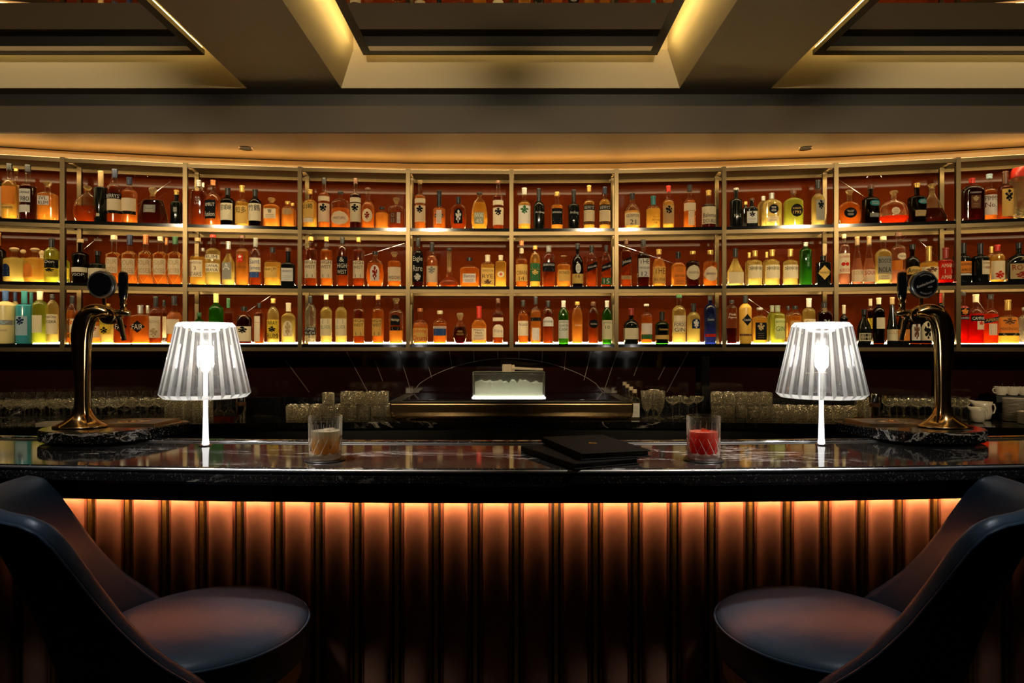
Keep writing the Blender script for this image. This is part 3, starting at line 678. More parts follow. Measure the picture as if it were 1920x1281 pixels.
# ------------------------------------------------------------------ wall joints below the shelves
def wall_pt(px, py):
    d = D0+WOFF
    for _ in range(8): X = (px-VPX)/F*d; d = front_d(X)+WOFF
    return Vector(((px-VPX)/F*d, d-.006, CZ+(VPY-py)/F*d))
def joint(pts, n):
    mb = MB(); mb.tube([wall_pt(*p) for p in pts], .0022, 6); struct('trim_%d' % n, mb, M['seam'])
arc = []
for t in range(25):
    a = t/24; x = 772 + (1132-772)*a; arc.append((x, 738-66*math.sin(math.pi*a)**.62))
joint(arc, 8)
for n, p in enumerate((((796, 659), (810, 710)), ((748, 659), (772, 738)), ((843, 659), (848, 692)), ((888, 659), (889, 680)), ((933, 659), (934, 673)), ((973, 659), (973, 673)),
        ((1017, 659), (1016, 681)), ((1061, 659), (1058, 694)), ((1108, 659), (1095, 713)), ((1158, 659), (1131, 737)), ((1206, 659), (1188, 705)),
        ((703, 676), (718, 715)), ((536, 676), (580, 735)), ((1252, 676), (1234, 712)), ((650, 660), (690, 735)), ((1290, 660), (1250, 735)))):
    joint(p, 9+n)
# ------------------------------------------------------------------ back counter
bc = empty('back_counter', (0, 0, 0), 0, 'black marble back counter running below the bottle shelving', 'counter')
CF = line(-.45); CB = line(WOFF-.004)
def curved_slab(name, fr, bk, z0, z1, mat, parent):
    n = len(fr); vs = [(x, y, z0) for x, y in fr+bk] + [(x, y, z1) for x, y in fr+bk]
    fs = []
    for k in range(n-1):
        fs += [(k, n+k, n+k+1, k+1), (2*n+k, 2*n+k+1, 3*n+k+1, 3*n+k), (k, k+1, 2*n+k+1, 2*n+k), (n+k, 3*n+k, 3*n+k+1, n+k+1)]
    fs += [(0, 2*n, 3*n, n), (n-1, 2*n-1, 4*n-1, 3*n-1)]
    return obj(name, vs, fs, mat, parent)
curved_slab('worktop', CF, CB, CT-.04, CT, M['counter'], bc)
curved_slab('cabinet_front', line(-.41), line(-.37), .02, CT-.042, M['black'], bc)
# low upstand at the wall, and a dark column
curved_slab('upstand', line(WOFF-.06), line(WOFF-.006), CT+.001, CT+.10, M['counter'], bc)
p = wpt(1322, 700, .12); mb = MB(); mb.box(-.027, .027, -.02, .02, CT, 1.349); o = mb.build('service_column', M['gloss_black']); o.location = (p.x, p.y, 0)
tag(o, 'slim glossy black column between back counter and lowest shelf', 'column')
p = wpt(500, 760, .10); mb = MB(); mb.box(-.165, .165, -.1, .1, 0, .13); o = mb.build('black_box', M['gloss_black']); o.location = (p.x, p.y, CT); bevel(o, .006)
tag(o, 'plain glossy black box on the back counter left of the stacked tumblers', 'box')
# ------------------------------------------------------------------ front bar
R_B, B0 = 12.6, 1.58
BT = 1.103
def bar_line(off, x0=-2.6, x1=2.6, n=40):
    """arc concentric with the bar's front edge, off further from the customer"""
    out = []
    R = R_B-off
    for k in range(n+1):
        a = (x0+(x1-x0)*k/n)/R_B
        out.append((R*math.sin(a), B0+R_B-R*math.cos(a)))
    return out
bar = empty('bar_counter', (0, 0, 0), 0, 'long curved bar with black marble top and underlit copper panelled front', 'bar counter')
def loft_profile(name, prof, mat, parent, closed=True):
    """prof: (offset, z) points swept along the bar's arc"""
    lines = [bar_line(o) for o, z in prof]; n = len(lines[0]); m = len(prof)
    vs = [(x, y, z) for (o, z), L in zip(prof, lines) for x, y in L]
    fs = [(i*n+k, i*n+k+1, ((i+1) % m)*n+k+1, ((i+1) % m)*n+k) for i in range(m if closed else m-1) for k in range(n-1)]
    if closed: fs += [tuple(i*n for i in range(m)), tuple(i*n+n-1 for i in range(m))[::-1]]
    me = mesh(name, vs, fs); o = link(name, me, mat, parent)
    bm = bmesh.new(); bm.from_mesh(me); bmesh.ops.recalc_face_normals(bm, faces=bm.faces); bm.to_mesh(me); bm.free()
    return o
o = loft_profile('countertop', [(0.008, BT), (.40, BT), (.402, BT-.004), (.402, BT-.045), (.02, BT-.045), (.006, BT-.043), (-.003, BT-.034), (-.004, BT-.018), (0, BT-.006)], M['stone'], bar)
loft_profile('highlight_bead', [(-.0055+.0042*(1-math.cos(2*math.pi*k/10)), BT-.006+.0042*math.sin(2*math.pi*k/10)) for k in range(10)], M['edge'], bar)  # metal bead added to draw the highlight line of the nosing
loft_profile('highlight_bead', [(.3925+.0025*(1-math.cos(2*math.pi*k/10)), BT+.0012+.0025*math.sin(2*math.pi*k/10)) for k in range(10)], M['edge'], bar)  # same highlight line drawn as a bead along the back lip
o = loft_profile('raised_lip', [(.400, BT-.03), (.400, BT+.002), (.405, BT+.007), (.43, BT+.007), (.436, BT+.001), (.436, BT-.03)], M['stone_edge'], bar); bevel(o, .002)
o = loft_profile('moulding', [(.010, BT-.0455), (.010, BT-.052), (.020, BT-.055), (.020, BT-.064), (.030, BT-.067), (.030, BT-.088), (.06, BT-.088), (.06, BT-.046)], M['gloss_black'], bar)
loft_profile('light_strip', [(.205, .988), (.205, 1.002), (.2075, 1.002), (.2075, .988)], M['led_bar'], bar)
loft_profile('channel_baffle', [(.200, .984), (.200, BT-.0565), (.2045, BT-.0565), (.2045, .984)], M['black'], bar)
loft_profile('channel_baffle', [(.205, .984), (.205, .9875), (.209, .9875), (.209, .984)], M['black'], bar)  # unseen baffle added to cut the strip's downward light
loft_profile('underside', [(.06, BT-.0458), (.06, BT-.056), (.40, BT-.056), (.40, BT-.0458)], M['black'], bar)
loft_profile('bar_body', [(.262, BT-.057), (.262, .0), (.40, .0), (.40, BT-.057)], M['groove'], bar)
loft_profile('plinth', [(.235, .0), (.235, .10), (.2615, .10), (.2615, .0)], M['gloss_black'], bar)
STRIPS = [-240, -170, -108, -40, 30, 98, 167, 237, 307, 377, 447, 520, 595, 668, 743, 817, 891, 968, 1043, 1117, 1192, 1265, 1335, 1408, 1478, 1549, 1618, 1688, 1755, 1822, 1890, 1958, 2025, 2090, 2160]
def panel_angle(px):
    """angle on the panel arc seen in pixel column px"""
    R = R_B-.245; a = 0
    for _ in range(20):
        d = B0+R_B-R*math.cos(a); a = math.asin(max(-1, min(1, (px-VPX)/F*d/R)))
    return a
ANG = [panel_angle(p) for p in STRIPS]
Z0, Z1 = .11, BT-.058
def on_arc(a, off): R = R_B-off; return (R*math.sin(a), B0+R_B-R*math.cos(a))
for j, a in enumerate(ANG):
    # aged brass strip standing in the groove
    p = on_arc(a, .262); mb = MB(); mb.box(-.0055, .0055, -.016, 0, Z0, Z1)
    o = mb.build('brass_strip', M['brass_strip'], bar); o.location = (p[0], p[1], 0); o.rotation_euler = (0, 0, a); bevel(o, .0015)
    for s in (-1, 1):
        mb = MB(); q = on_arc(a+s*.0165/R_B, .262); mb.box(-.0035, .0035, -.011, 0, Z0, Z1)
        o = mb.build('edge_bead', M['copper_trim'], bar); o.location = (q[0], q[1], 0); o.rotation_euler = (0, 0, a); bevel(o, .0015)
    if j < len(ANG)-1:
        b = ANG[j+1]; g = .0215/R_B; mid = (a+b)/2; hw = ((b-a)/2-g)*R_B
        n = 10; front = [(hw*math.cos(math.pi*k/n)*-1, -.007-.022*math.sin(math.pi*k/n)**.7) for k in range(n+1)]
        pl = [(-hw, 0)] + front + [(hw, 0)]
        vs = [(x, y, z) for z in (Z0, Z1) for x, y in pl]; m = len(pl)
        fs = [(k, (k+1) % m, m+(k+1) % m, m+k) for k in range(m)] + [tuple(range(m))[::-1], tuple(range(m, 2*m))]
        p = on_arc(mid, .262)
        o = obj('copper_panel', vs, fs, M['copper'], bar, True); autosmooth(o, 50); o.location = (p[0], p[1], 0); o.rotation_euler = (0, 0, mid)
# ------------------------------------------------------------------ bottle builder
NS = 24
def section(a, b, n, z):
    out = []
    for k in range(NS):
        t = 2*math.pi*(k+.5)/NS; c, s = math.cos(t), math.sin(t)
        out.append((a*math.copysign(abs(c)**(2/n), c), b*math.copysign(abs(s)**(2/n), s), z))
    return out
def loft(name, secs, mat, parent, smooth=True):
    vs = [p for s in secs for p in section(*s)]
    m = len(secs); fs = [(i*NS+k, i*NS+(k+1) % NS, (i+1)*NS+(k+1) % NS, (i+1)*NS+k) for i in range(m-1) for k in range(NS)]
    fs += [tuple(range(NS))[::-1], tuple((m-1)*NS+k for k in range(NS))]
    o = obj(name, vs, fs, mat, parent, smooth); autosmooth(o, 50); return o
def smoothstep(t): return t*t*(3-2*t)
def profile(shape, W, H, zs, zn, rn):
    """(half width, half depth, squareness, z) sections from base to lip"""
    P = []
    def add(a, b, n, z): P.append((a, b, n, z))
    if shape in 'RS':
        n = 2.0 if shape == 'R' else 5.5; kb = 1.0 if shape == 'R' else .72
        add(W*.86, W*.86*kb, n, 0); add(W*.97, W*.97*kb, n, .004); add(W, W*kb, n, .010); add(W, W*kb, n, zs*.5); add(W, W*kb, n, zs)
        for k in range(1, 8):
            t = k/7; e = (math.sqrt(max(0, 1-(t*.88)**2))-math.sqrt(1-.88**2))/(1-math.sqrt(1-.88**2))
            e = e*.8 + (1-smoothstep(t))*.2
            a = rn + (W-rn)*e; add(a, a*(kb+(1-kb)*t), n+(2-n)*t**.5, zs+(zn-zs)*t)
    elif shape == 'L':
        add(W*.9, W*.9, 2, 0); add(W, W, 2, .006); add(W, W, 2, zs)
        for k in range(1, 9):
            t = k/8; a = rn+(W-rn)*(1-t)**1.15; add(a, a, 2, zs+(zn-zs)*t)
    elif shape == 'O':
        for k in range(0, 11):
            t = k/10; z = zs*.0+zn*t; a = W*max(.42, math.sin(math.pi*(.2+.72*t))**.6) if t < 1 else rn
            if t > .75: a = max(rn, W*math.sqrt(max(0, 1-((t-.62)/.40)**2)))
            add(a, max(rn, a*.5), 2.3, z)
        P[-1] = (rn, rn, 2, zn)
    elif shape in 'DN':
        for k in range(0, 12):
            t = k/11; z = zn*t
            if t < .3: a = W*(.72+.28*math.sin(math.pi/2*t/.3))
            else: a = rn+(W-rn)*math.sqrt(max(0, 1-((t-.3)/.7)**2.1))
            add(max(rn, a), max(rn, a*.55), 2.4, z)
    elif shape == 'T':
        for k in range(0, 6): t = k/5; a = W*(1-.36*t**1.3); add(a if k else W*.9, a*.45, 3.5, zs*t)
        for k in range(1, 5): t = k/4; a = rn+(W*.64-rn)*math.cos(t*math.pi/2); add(max(rn, a), max(rn, a*.5), 3-t, zs+(zn-zs)*t)
    elif shape == 'H':
        zz = [0, .03, .12, .22, .32, .45, .6, .75, .88, 1]; aa = [.78, .92, 1, .97, .86, .72, .62, .46, .26, 0]
        for z, a in zip(zz, aa): a = max(rn, a*W); add(a, max(rn, a*.5), 2.2, z*zn)
    elif shape == 'W':
        zz = [0, .08, .25, .45, .65, .82, .95, 1]; aa = [.80, .96, 1, .95, .75, .45, .30, .24]
        for z, a in zip(zz, aa): add(a*W, a*W*.9, 2, z*zs)
        add(rn*1.35, rn*1.35, 2, zs+(zn-zs)*.15); add(rn, rn, 2, zn)
    elif shape == 'B':
        for k in range(0, 11):
            t = k/10; a = W*math.sin(math.pi*(.17+.75*t)); add(max(rn, a), max(rn, a), 2, zn*t)
    elif shape == 'V':
        for k in range(0, 7): t = k/6; a = W*(1-.22*t); add(a if k else W*.9, a*.5, 3, zs*t)
        for k in range(1, 6): t = k/5; a = rn+(W*.78-rn)*(1-smoothstep(t)); add(a, max(rn, a*.6), 2.2, zs+(zn-zs)*t)
    elif shape == 'J':
        for z, a in ((0, .82), (.02, .9), (.5, .96), (.93, 1), (1, 1)): add(a*W, a*W, 2, z*zn)
        return P
    if zn < H-.012:
        add(rn, rn, 2, zn+(H-zn)*.3); add(rn*.97, rn*.97, 2, H-.012); add(rn*1.2, rn*1.2, 2, H-.010); add(rn*1.2, rn*1.2, 2, H-.003)
    P.sort(key=lambda s: s[3])
    return P
def at_z(P, z):
    for p, q in zip(P, P[1:]):
        if p[3] <= z <= q[3] and q[3] > p[3]:
            t = (z-p[3])/(q[3]-p[3]); return tuple(p[i]+(q[i]-p[i])*t for i in range(3))
    e = P[0] if z < P[0][3] else P[-1]
    return e[:3]
def surf(P, x, z, lift):
    a, b, n = at_z(P, z); x = max(-.985*a, min(.985*a, x))
    y = -b*(1-abs(x/a)**n)**(1/n)
    nx, ny = (abs(x/a)**(n-1))*math.copysign(1, x)/a, -(abs(y/b)**(n-1))/b
    l = math.hypot(nx, ny) or 1
    return (x+nx/l*lift, y+ny/l*lift, z)
def label_mesh(P, cx, w, z0, z1, shape, lift=.0009):
    nx, nz = 10, 6 if shape in ('rect', 'diag') else 10
    if shape == 'oval': nz = 12
    vs = []
    for j in range(nz+1):
        t = j/nz; z = z0+(z1-z0)*t; u = 2*t-1
        if shape == 'oval': hw = w/2*max(.03, math.sqrt(max(0, 1-u*u)))
        elif shape == 'diamond': hw = w/2*max(.03, 1-abs(u))
        elif shape == 'arch': hw = w/2*(1 if t < .6 else max(.15, math.sqrt(max(0, 1-((t-.6)/.42)**2))))
        else: hw = w/2
        for i in range(nx+1):
            x = cx+hw*(2*i/nx-1); zz = z
            if shape == 'diag': zz = (z0+z1)/2 + (z-(z0+z1)/2)*.55 + (2*i/nx-1)*(z1-z0)*.22
            vs.append(surf(P, x, zz, lift))
    fs = [(j*(nx+1)+i, j*(nx+1)+i+1, (j+1)*(nx+1)+i+1, (j+1)*(nx+1)+i) for j in range(nz) for i in range(nx)]
    return vs, fs
def pic_shape(kind, rnd):
    """small ornament as outline polygons in a unit box"""
    out = []
    if kind == '@crest':
        for k in range(7):
            cx, cz = (0, .25, -.25, 0, .18, -.18, 0)[k], (.32, .1, .1, 0, -.2, -.2, -.36)[k]; r = (.16, .14, .14, .2, .13, .13, .1)[k]
            m = 7; out.append([(cx+r*(1+.35*rnd.uniform(-1, 1))*math.cos(2*math.pi*i/m), cz+r*(1+.35*rnd.uniform(-1, 1))*math.sin(2*math.pi*i/m)) for i in range(m)])
    elif kind == '@pic':
        out.append([(-.3, -.4), (.3, -.4), (.3, .4), (-.3, .4)])
    elif kind == '@cherry':
        for cx in (-.22, .22): out.append([(cx+.22*math.cos(2*math.pi*i/10), -.1+.3*math.sin(2*math.pi*i/10)) for i in range(10)])
        out.append([(-.2, .1), (0, .45), (.2, .1), (0, .36)])
    elif kind == '@slash':
        out.append([(-.5, -.42), (-.38, -.5), (.5, .40), (.42, .5)])
    return out
def lettering(P, cx, w, z0, z1, lines, rnd, diag=False):
    vs, fs = [], []; n = len(lines); h = (z1-z0)/n
    for i, ln in enumerate(lines):
        zc = z1-h*(i+.5); ln = ln.replace('~', ' ')
        def put(v, f):
            k = len(vs)
            for x, z in v:
                zz = z+(x/(w/2)*(z1-z0)*.22 if diag else 0)
                vs.append(surf(P, cx+x, zz, .0021))
            fs.extend(tuple(k+q for q in g) for g in f)
        if ln.startswith('@'):
            for poly in pic_shape(ln, rnd): put([(x*w*.8, zc+z*h*.95) for x, z in poly], [tuple(range(len(poly)))])
        elif ln == '':
            for r in (.25, 0, -.25):
                ww = w*rnd.uniform(.25, .36); t = min(h*.035, .0007); put([(-ww, zc+r*h-t), (ww, zc+r*h-t), (ww, zc+r*h+t), (-ww, zc+r*h+t)], [(0, 1, 2, 3)])
        else:
            v, f, tw, th = text_mesh(ln); sc = min(w*.86/tw, h*.80/max(th, .5)); sz = min(h*.72/max(th, .5), sc*1.7)
            put([(x*sc, zc+z*sz) for x, z in v], f)
    return vs, fs
SHN = {'R': 'round', 'S': 'square-shouldered', 'O': 'oval flask', 'D': 'domed decanter', 'N': 'scalloped dome decanter', 'T': 'trapezoid decanter', 'H': 'bulb-based decanter',
       'L': 'tall tapering', 'W': 'long-necked onion', 'B': 'ball-shaped', 'V': 'flared', 'J': 'jar'}
ORD = ['first', 'second', 'third', 'fourth', 'fifth', 'sixth', 'seventh', 'eighth', 'ninth', 'tenth', 'eleventh']
LEVEL = ['bottom', 'middle', 'top']
parsed = []
for key in BOTTLES:
    ox, oy, sc, lv = CROPS[key]
    for ln in BOTTLES[key].strip().splitlines():
        items = [s.split() for s in ln.split(';')]
        h = items[0]; labs = []; net = False
        for it in items[1:]:
            if not it: continue
            if it[0] == '@net': net = True; continue
            labs.append(it)
        parsed.append((key, ox, oy, sc, lv, h, labs, net))
for p in parsed:                       # all glyphs first
    for it in p[6]:
        if len(it) > 5:
            for s in it[5].split('/'):
                if s and not s.startswith('@'): text_mesh(s.replace('~', ' '))
text_mesh('Knickerbocker'); text_mesh('BEER'); text_mesh('DRAUGHT LAGER'); text_mesh('BREWED COLD')
built = []
def build_bottle(rec):
    key, ox, oy, sc, lv, h, labs, net = rec
    xl, xr, yt, ys, yn = [float(v) for v in h[:5]]; shape = h[5]; behind = shape.endswith('*'); shape = shape[0]
    glass, liq, yl, cap, yc = h[6], h[7], float(h[8]), h[9], float(h[10])
    off = .208 if behind else .092
    X = lambda v: ox+v/sc; Y = lambda v: oy+v/sc
    xc = X((xl+xr)/2)
    # which bay and where along it
    d = D0
    for _ in range(14):
        x = (xc-VPX)/F*d
        k = max(0, min(NB-1, next((i for i in range(NB) if POSTS[i+1][0] > x), NB-1)))
        a, b = POSTS[k], POSTS[k+1]; t = (x-a[0])/(b[0]-a[0]); d = a[1]+(b[1]-a[1])*t+off
    rz = math.atan2(b[1]-a[1], b[0]-a[0])
    zsh = SHELF_TOP[lv]; mpp = d/F
    Wd = (X(xr)-X(xl))*mpp/2*.985
    # keep clear of the posts
    lo, hi = a[0]+PW/2+.002, b[0]-PW/2-.002
    if not behind and off-Wd < PW+.004: x = max(lo+Wd, min(hi-Wd, x)) if (hi-lo) > 2*Wd else x
    zof = lambda v: CZ+(VPY-Y(v))*mpp-zsh
    H = zof(yt); zs, zn = zof(ys), zof(yn); rn = max(.0095, min(.0155, Wd*.34))
    if shape in 'J': rn = Wd
    zc = zof(yc); H = min(H, (SHELF_TOP+[TOP_Z+.02])[lv+1]-.056-zsh); 
    capb = min(zc, H-.006)
    P = profile(shape, Wd, max(capb+.006, zn+.002) if cap != 'none' else H, zs, min(zn, capb), rn)
    nm = 'decanter' if shape in 'DNTHB' else ('glass_jar' if shape == 'J' else 'bottle')
    root = empty(nm, (x, d, zsh), rz)
    rnd = random.Random(int(xc*7)+lv)
    if glass == 'c' and shape in 'DNTHOJW': glass = 'd'
    g = loft('glass_body' if glass not in 'kwty' else 'body', P, G[glass], root)
    if glass in 'cdgbu':
        ztop = zof(yl) if yl else min(zn-.002, capb) if liq in 'CPL' else zs+(min(zn, capb)-zs)*rnd.choice((.2, .5, .75))
        L = [(max(.002, a_-.0022), max(.002, b_-.0022), n_, max(z_, .006)) for a_, b_, n_, z_ in P if z_ < ztop and z_ < H-.02]
        L = [s for i, s in enumerate(L) if i == 0 or s[3] > L[i-1][3]+1e-4]
        e = at_z(P, ztop); L.append((max(.002, e[0]-.0022), max(.002, e[1]-.0022), e[2], max(ztop, L[-1][3]+.002)))
        loft('liquid', L, LIQ[liq], root)
    if shape == 'N':
        mb = MB()
        for s in (-1, 1):
            for q in range(8):
                z = zn*(.08+.10*q); a_, b_, _ = at_z(P, z); mb.lathe([(.0001, -.005), (.004, -.003), (.005, 0), (.004, .003), (.0001, .005)], 8, (s*(a_+.002), 0)); 
                for i in range(len(mb.v)-40, len(mb.v)): mb.v[i] = (mb.v[i][0], mb.v[i][1], mb.v[i][2]+z)
        mb.build('scalloped_edge', G['c'], root)
    if shape == 'J':
        mb = MB()
        for q in range(60):
            aa, rr, zz = rnd.uniform(0, 6.28), Wd*.7*math.sqrt(rnd.random()), rnd.uniform(.012, H*.22)
            mb.box(rr*math.cos(aa)-.006, rr*math.cos(aa)+.006, rr*math.sin(aa)-.004, rr*math.sin(aa)+.004, zz-.004, zz+.004)
        o = mb.build('coffee_beans', M['black'], root); o['kind'] = 'stuff'
    # closure
    cm = CM[cap]; ch = H-capb
    if shape == 'J': loft('lid', [(Wd*1.04, Wd*1.04, 2, capb+.001), (Wd*1.04, Wd*1.04, 2, capb+.02), (Wd*.9, Wd*.9, 2, H*.97), (Wd*.82, Wd*.82, 2, H)], cm, root)
    elif cap == 'glass':
        r = rn*1.55; loft('stopper', [(rn*.8, rn*.8, 2, capb-.001), (rn*.9, rn*.9, 2, capb+ch*.15), (r*.8, r*.8, 3, capb+ch*.35), (r, r, 3, capb+ch*.6), (r, r, 3, capb+ch*.85), (r*.7, r*.7, 3, H)], cm, root)
    elif cap == 'cork' and shape == 'R':
        r = rn*1.9; loft('stopper', [(rn*.9, rn*.9, 2, capb), (r*.7, r*.7, 2, capb+ch*.15), (r, r, 2, capb+ch*.5), (r*.75, r*.75, 2, capb+ch*.85), (r*.3, r*.3, 2, H)], cm, root)
    elif ch > .030:      # foil or long capsule
        r = rn*1.13; loft('capsule', [(r, r, 2, capb), (r, r, 2, capb+ch*.6), (r*.98, r*.98, 2, H-.012), (r*1.1, r*1.1, 2, H-.011), (r*1.1, r*1.1, 2, H-.002), (r*.95, r*.95, 2, H)], cm, root)
    else:
        r = rn*1.3; loft('cap', [(r, r, 2, capb), (r*1.02, r*1.02, 2, capb+ch*.5), (r, r, 2, H-.0015), (r*.9, r*.9, 2, H)], cm, root)
    # labels
    for it in labs:
        x0, x1, y0, y1 = [float(v) for v in it[:4]]; cs = it[4].split(':'); col = cs[0]; lshape = cs[1] if len(cs) > 1 else 'rect'
        z0, z1 = max(.004, zof(y1)), zof(y0); cx = (X((x0+x1)/2)-xc)*mpp; w = (X(x1)-X(x0))*mpp*.99
        if z1-z0 < .002: continue
        cx = max(-Wd, min(Wd, cx)); host = root
        if col != 'clear':
            vs, fs = label_mesh(P, cx, w, z0, z1, lshape); host = obj('paper_label', vs, fs, PM[col], root, True)
        tcol = it[6] if len(it) > 6 else ('white' if col in ('black', 'navy', 'green', 'brown', 'red', 'blue', 'grey', 'dred', 'teal') else 'brown')
        lines = it[5].split('/') if len(it) > 5 else ([''] if (z1-z0) < .03 else ['', ''])
        if len(it) > 5 and len(lines) == 1 and lshape == 'rect' and (z1-z0) > .05: lines = lines+['']
        ww, zz0, zz1 = (w*.8, z0+(z1-z0)*.2, z1-(z1-z0)*.2) if lshape in ('oval', 'diamond') else (w, z0, z1)
        if lshape == 'diag': zz0, zz1 = z0+(z1-z0)*.25, z1-(z1-z0)*.25
        vs, fs = lettering(P, cx, ww, zz0, zz1, lines, rnd, lshape == 'diag')
        if vs: obj('lettering', vs, fs, PM[tcol], host)
    if net:
        mb = MB(); zlo, zhi = .006, zn
        for s in (0, 1):
            for ph in range(4):
                pts = [];
                for q in range(13):
                    t = q/12; z = zlo+(zhi-zlo)*t; a_, b_, n_ = at_z(P, z); aa = (ph*math.pi/2) + (1 if s else -1)*t*math.pi*.9
                    pts.append((math.cos(aa)*(a_+.0014), math.sin(aa)*(b_+.0014), z))
                mb.tube(pts, .0012, 5)
        mb.build('wire_net', PM['gold'], root)
    built.append((lv, k, x, behind, root, shape, glass, liq, cap, labs, H, Wd, nm))
for rec in parsed: build_bottle(rec)
# every bottle's own description: its looks, then its place
groups = {}
for b in built: groups.setdefault((b[0], b[1]), []).append(b)
SLIM = lambda H, Wd: 'tall' if H > .31 else ('small' if H < .19 else '')
for (lv, k), lst in groups.items():
    lst.sort(key=lambda b: b[2])
    for i, b in enumerate(lst):
        _, _, x, behind, root, shape, glass, liq, cap, labs, H, Wd, nm = b
        colr = GLASSNAME.get(glass) or LIQNAME[liq]
        lab = next((it[4].split(':')[0] for it in labs if it[4].split(':')[0] != 'clear'), None)
        words = [SLIM(H, Wd), colr, SHN[shape] if shape in 'SOLWBV' else '', {'decanter': 'decanter', 'glass_jar': 'jar'}.get(nm, 'bottle')]
        words += [cap.replace('dred', 'dark red').replace('glass', 'clear').replace('cork', 'wooden'), 'stopper' if cap in ('glass', 'cork') else 'lid' if nm == 'glass_jar' else 'cap']
        if lab: words += [lab.replace('dred', 'dark red'), 'label']
        words += [LEVEL[lv], 'shelf,', ORD[k], 'bay,', ORD[i], 'from', 'left']
        words = [w for w in words if w]
        if sum(len(w.split()) for w in words) > 16 and words[0] in ('tall', 'small'): words = words[1:]
        s = ' '.join(words)
        tag(root, s, 'jar' if nm == 'glass_jar' else nm, 'bottles on the %s shelf of the back bar' % LEVEL[lv])
# ------------------------------------------------------------------ crystal table lamps
def make_lamp(px, base_y, label):
    d = (CZ-BT)*F/(base_y-VPY); X = (px-VPX)/F*d
    t = empty('crystal_table_lamp', (X, d, BT), 0, label, 'table lamp', 'crystal lamps on the bar')
    zb, zt = CZ-BT-100/F*d, CZ-BT+40/F*d; rb, rt = .5*160/F*d, .5*101/F*d
    n = 26; vs = []; rows = []; PH = (0, .60, .80)
    def ring(r, z, flute):
        rows.append(len(vs))
        for k in range(n*3):
            a = 2*math.pi*(k//3+PH[k % 3])/n; rr = r*(1-flute if k % 3 == 2 else 1); vs.append((rr*math.cos(a), rr*math.sin(a), z))
    ring(rb*.91, zb, .02); ring(rb*1.0, zb+.012, .10); ring(rt*1.04, zt-.010, .10); ring(rt*.93, zt, .03)
    ring(rt*.84, zt, 0); ring(rt*.80, zt-.006, 0); ring(rb*.79, zb+.006, 0); ring(rb*.83, zb, 0)
    m = n*3; fs = []; mi = []
    for i in range(len(rows)):
        a, b = rows[i], rows[(i+1) % len(rows)]
        for k in range(m):
            fs.append((a+k, b+k, b+(k+1) % m, a+(k+1) % m)); mi.append(0 if (k % 3 == 0 and i in (1, 5)) or i == 5 else 1)
    me = mesh('crystal_shade', vs, fs); bm = bmesh.new(); bm.from_mesh(me); bmesh.ops.recalc_face_normals(bm, faces=bm.faces); bm.to_mesh(me); bm.free()
    me.materials.append(M['crystal']); me.materials.append(M['facet']); me.polygons.foreach_set('material_index', mi)
    link('crystal_shade', me, None, t)
    mb = MB(); mb.lathe([(.0105, .004), (.0085, .02), (.0065, .10), (.0065, zb+(zt-zb)*.45)], 16); mb.build('stem', M['stem'], t, True)
    mb = MB(); mb.lathe([(.017, 0), (.017, .003), (.012, .005)], 24); mb.build('foot_ring', M['chrome'], t, True)
    zm = zb+(zt-zb)*.5
    mb = MB(); mb.lathe([(.010, zm-.03), (.014, zm-.02), (.014, zm+.03), (.008, zm+.036)], 16); mb.build('led_bulb', M['led_lamp'], t, True)
    mb = MB(); mb.lathe([(.004, zm+.037), (.004, zt-.012), (rt*.80, zt-.010), (rt*.80, zt-.006), (.0, zt-.006)], 26, cap0=False, cap1=False); mb.build('top_disc', M['box_glass'], t, True)
    mb = MB(); mb.lathe([(rt*.60, zt-.016), (rt*.74, zt-.016), (rt*.74, zt-.0125), (rt*.60, zt-.0125), (rt*.60, zt-.016)], 40, cap0=False, cap1=False); mb.build('led_ring', M['led_ring'], t, True)
    return t
make_lamp(385.5, 836, 'crystal lamp with fluted clear shade and white stem, left of the pale drink')
make_lamp(1540, 834.5, 'crystal lamp with fluted clear shade and white stem, right of the red drink')
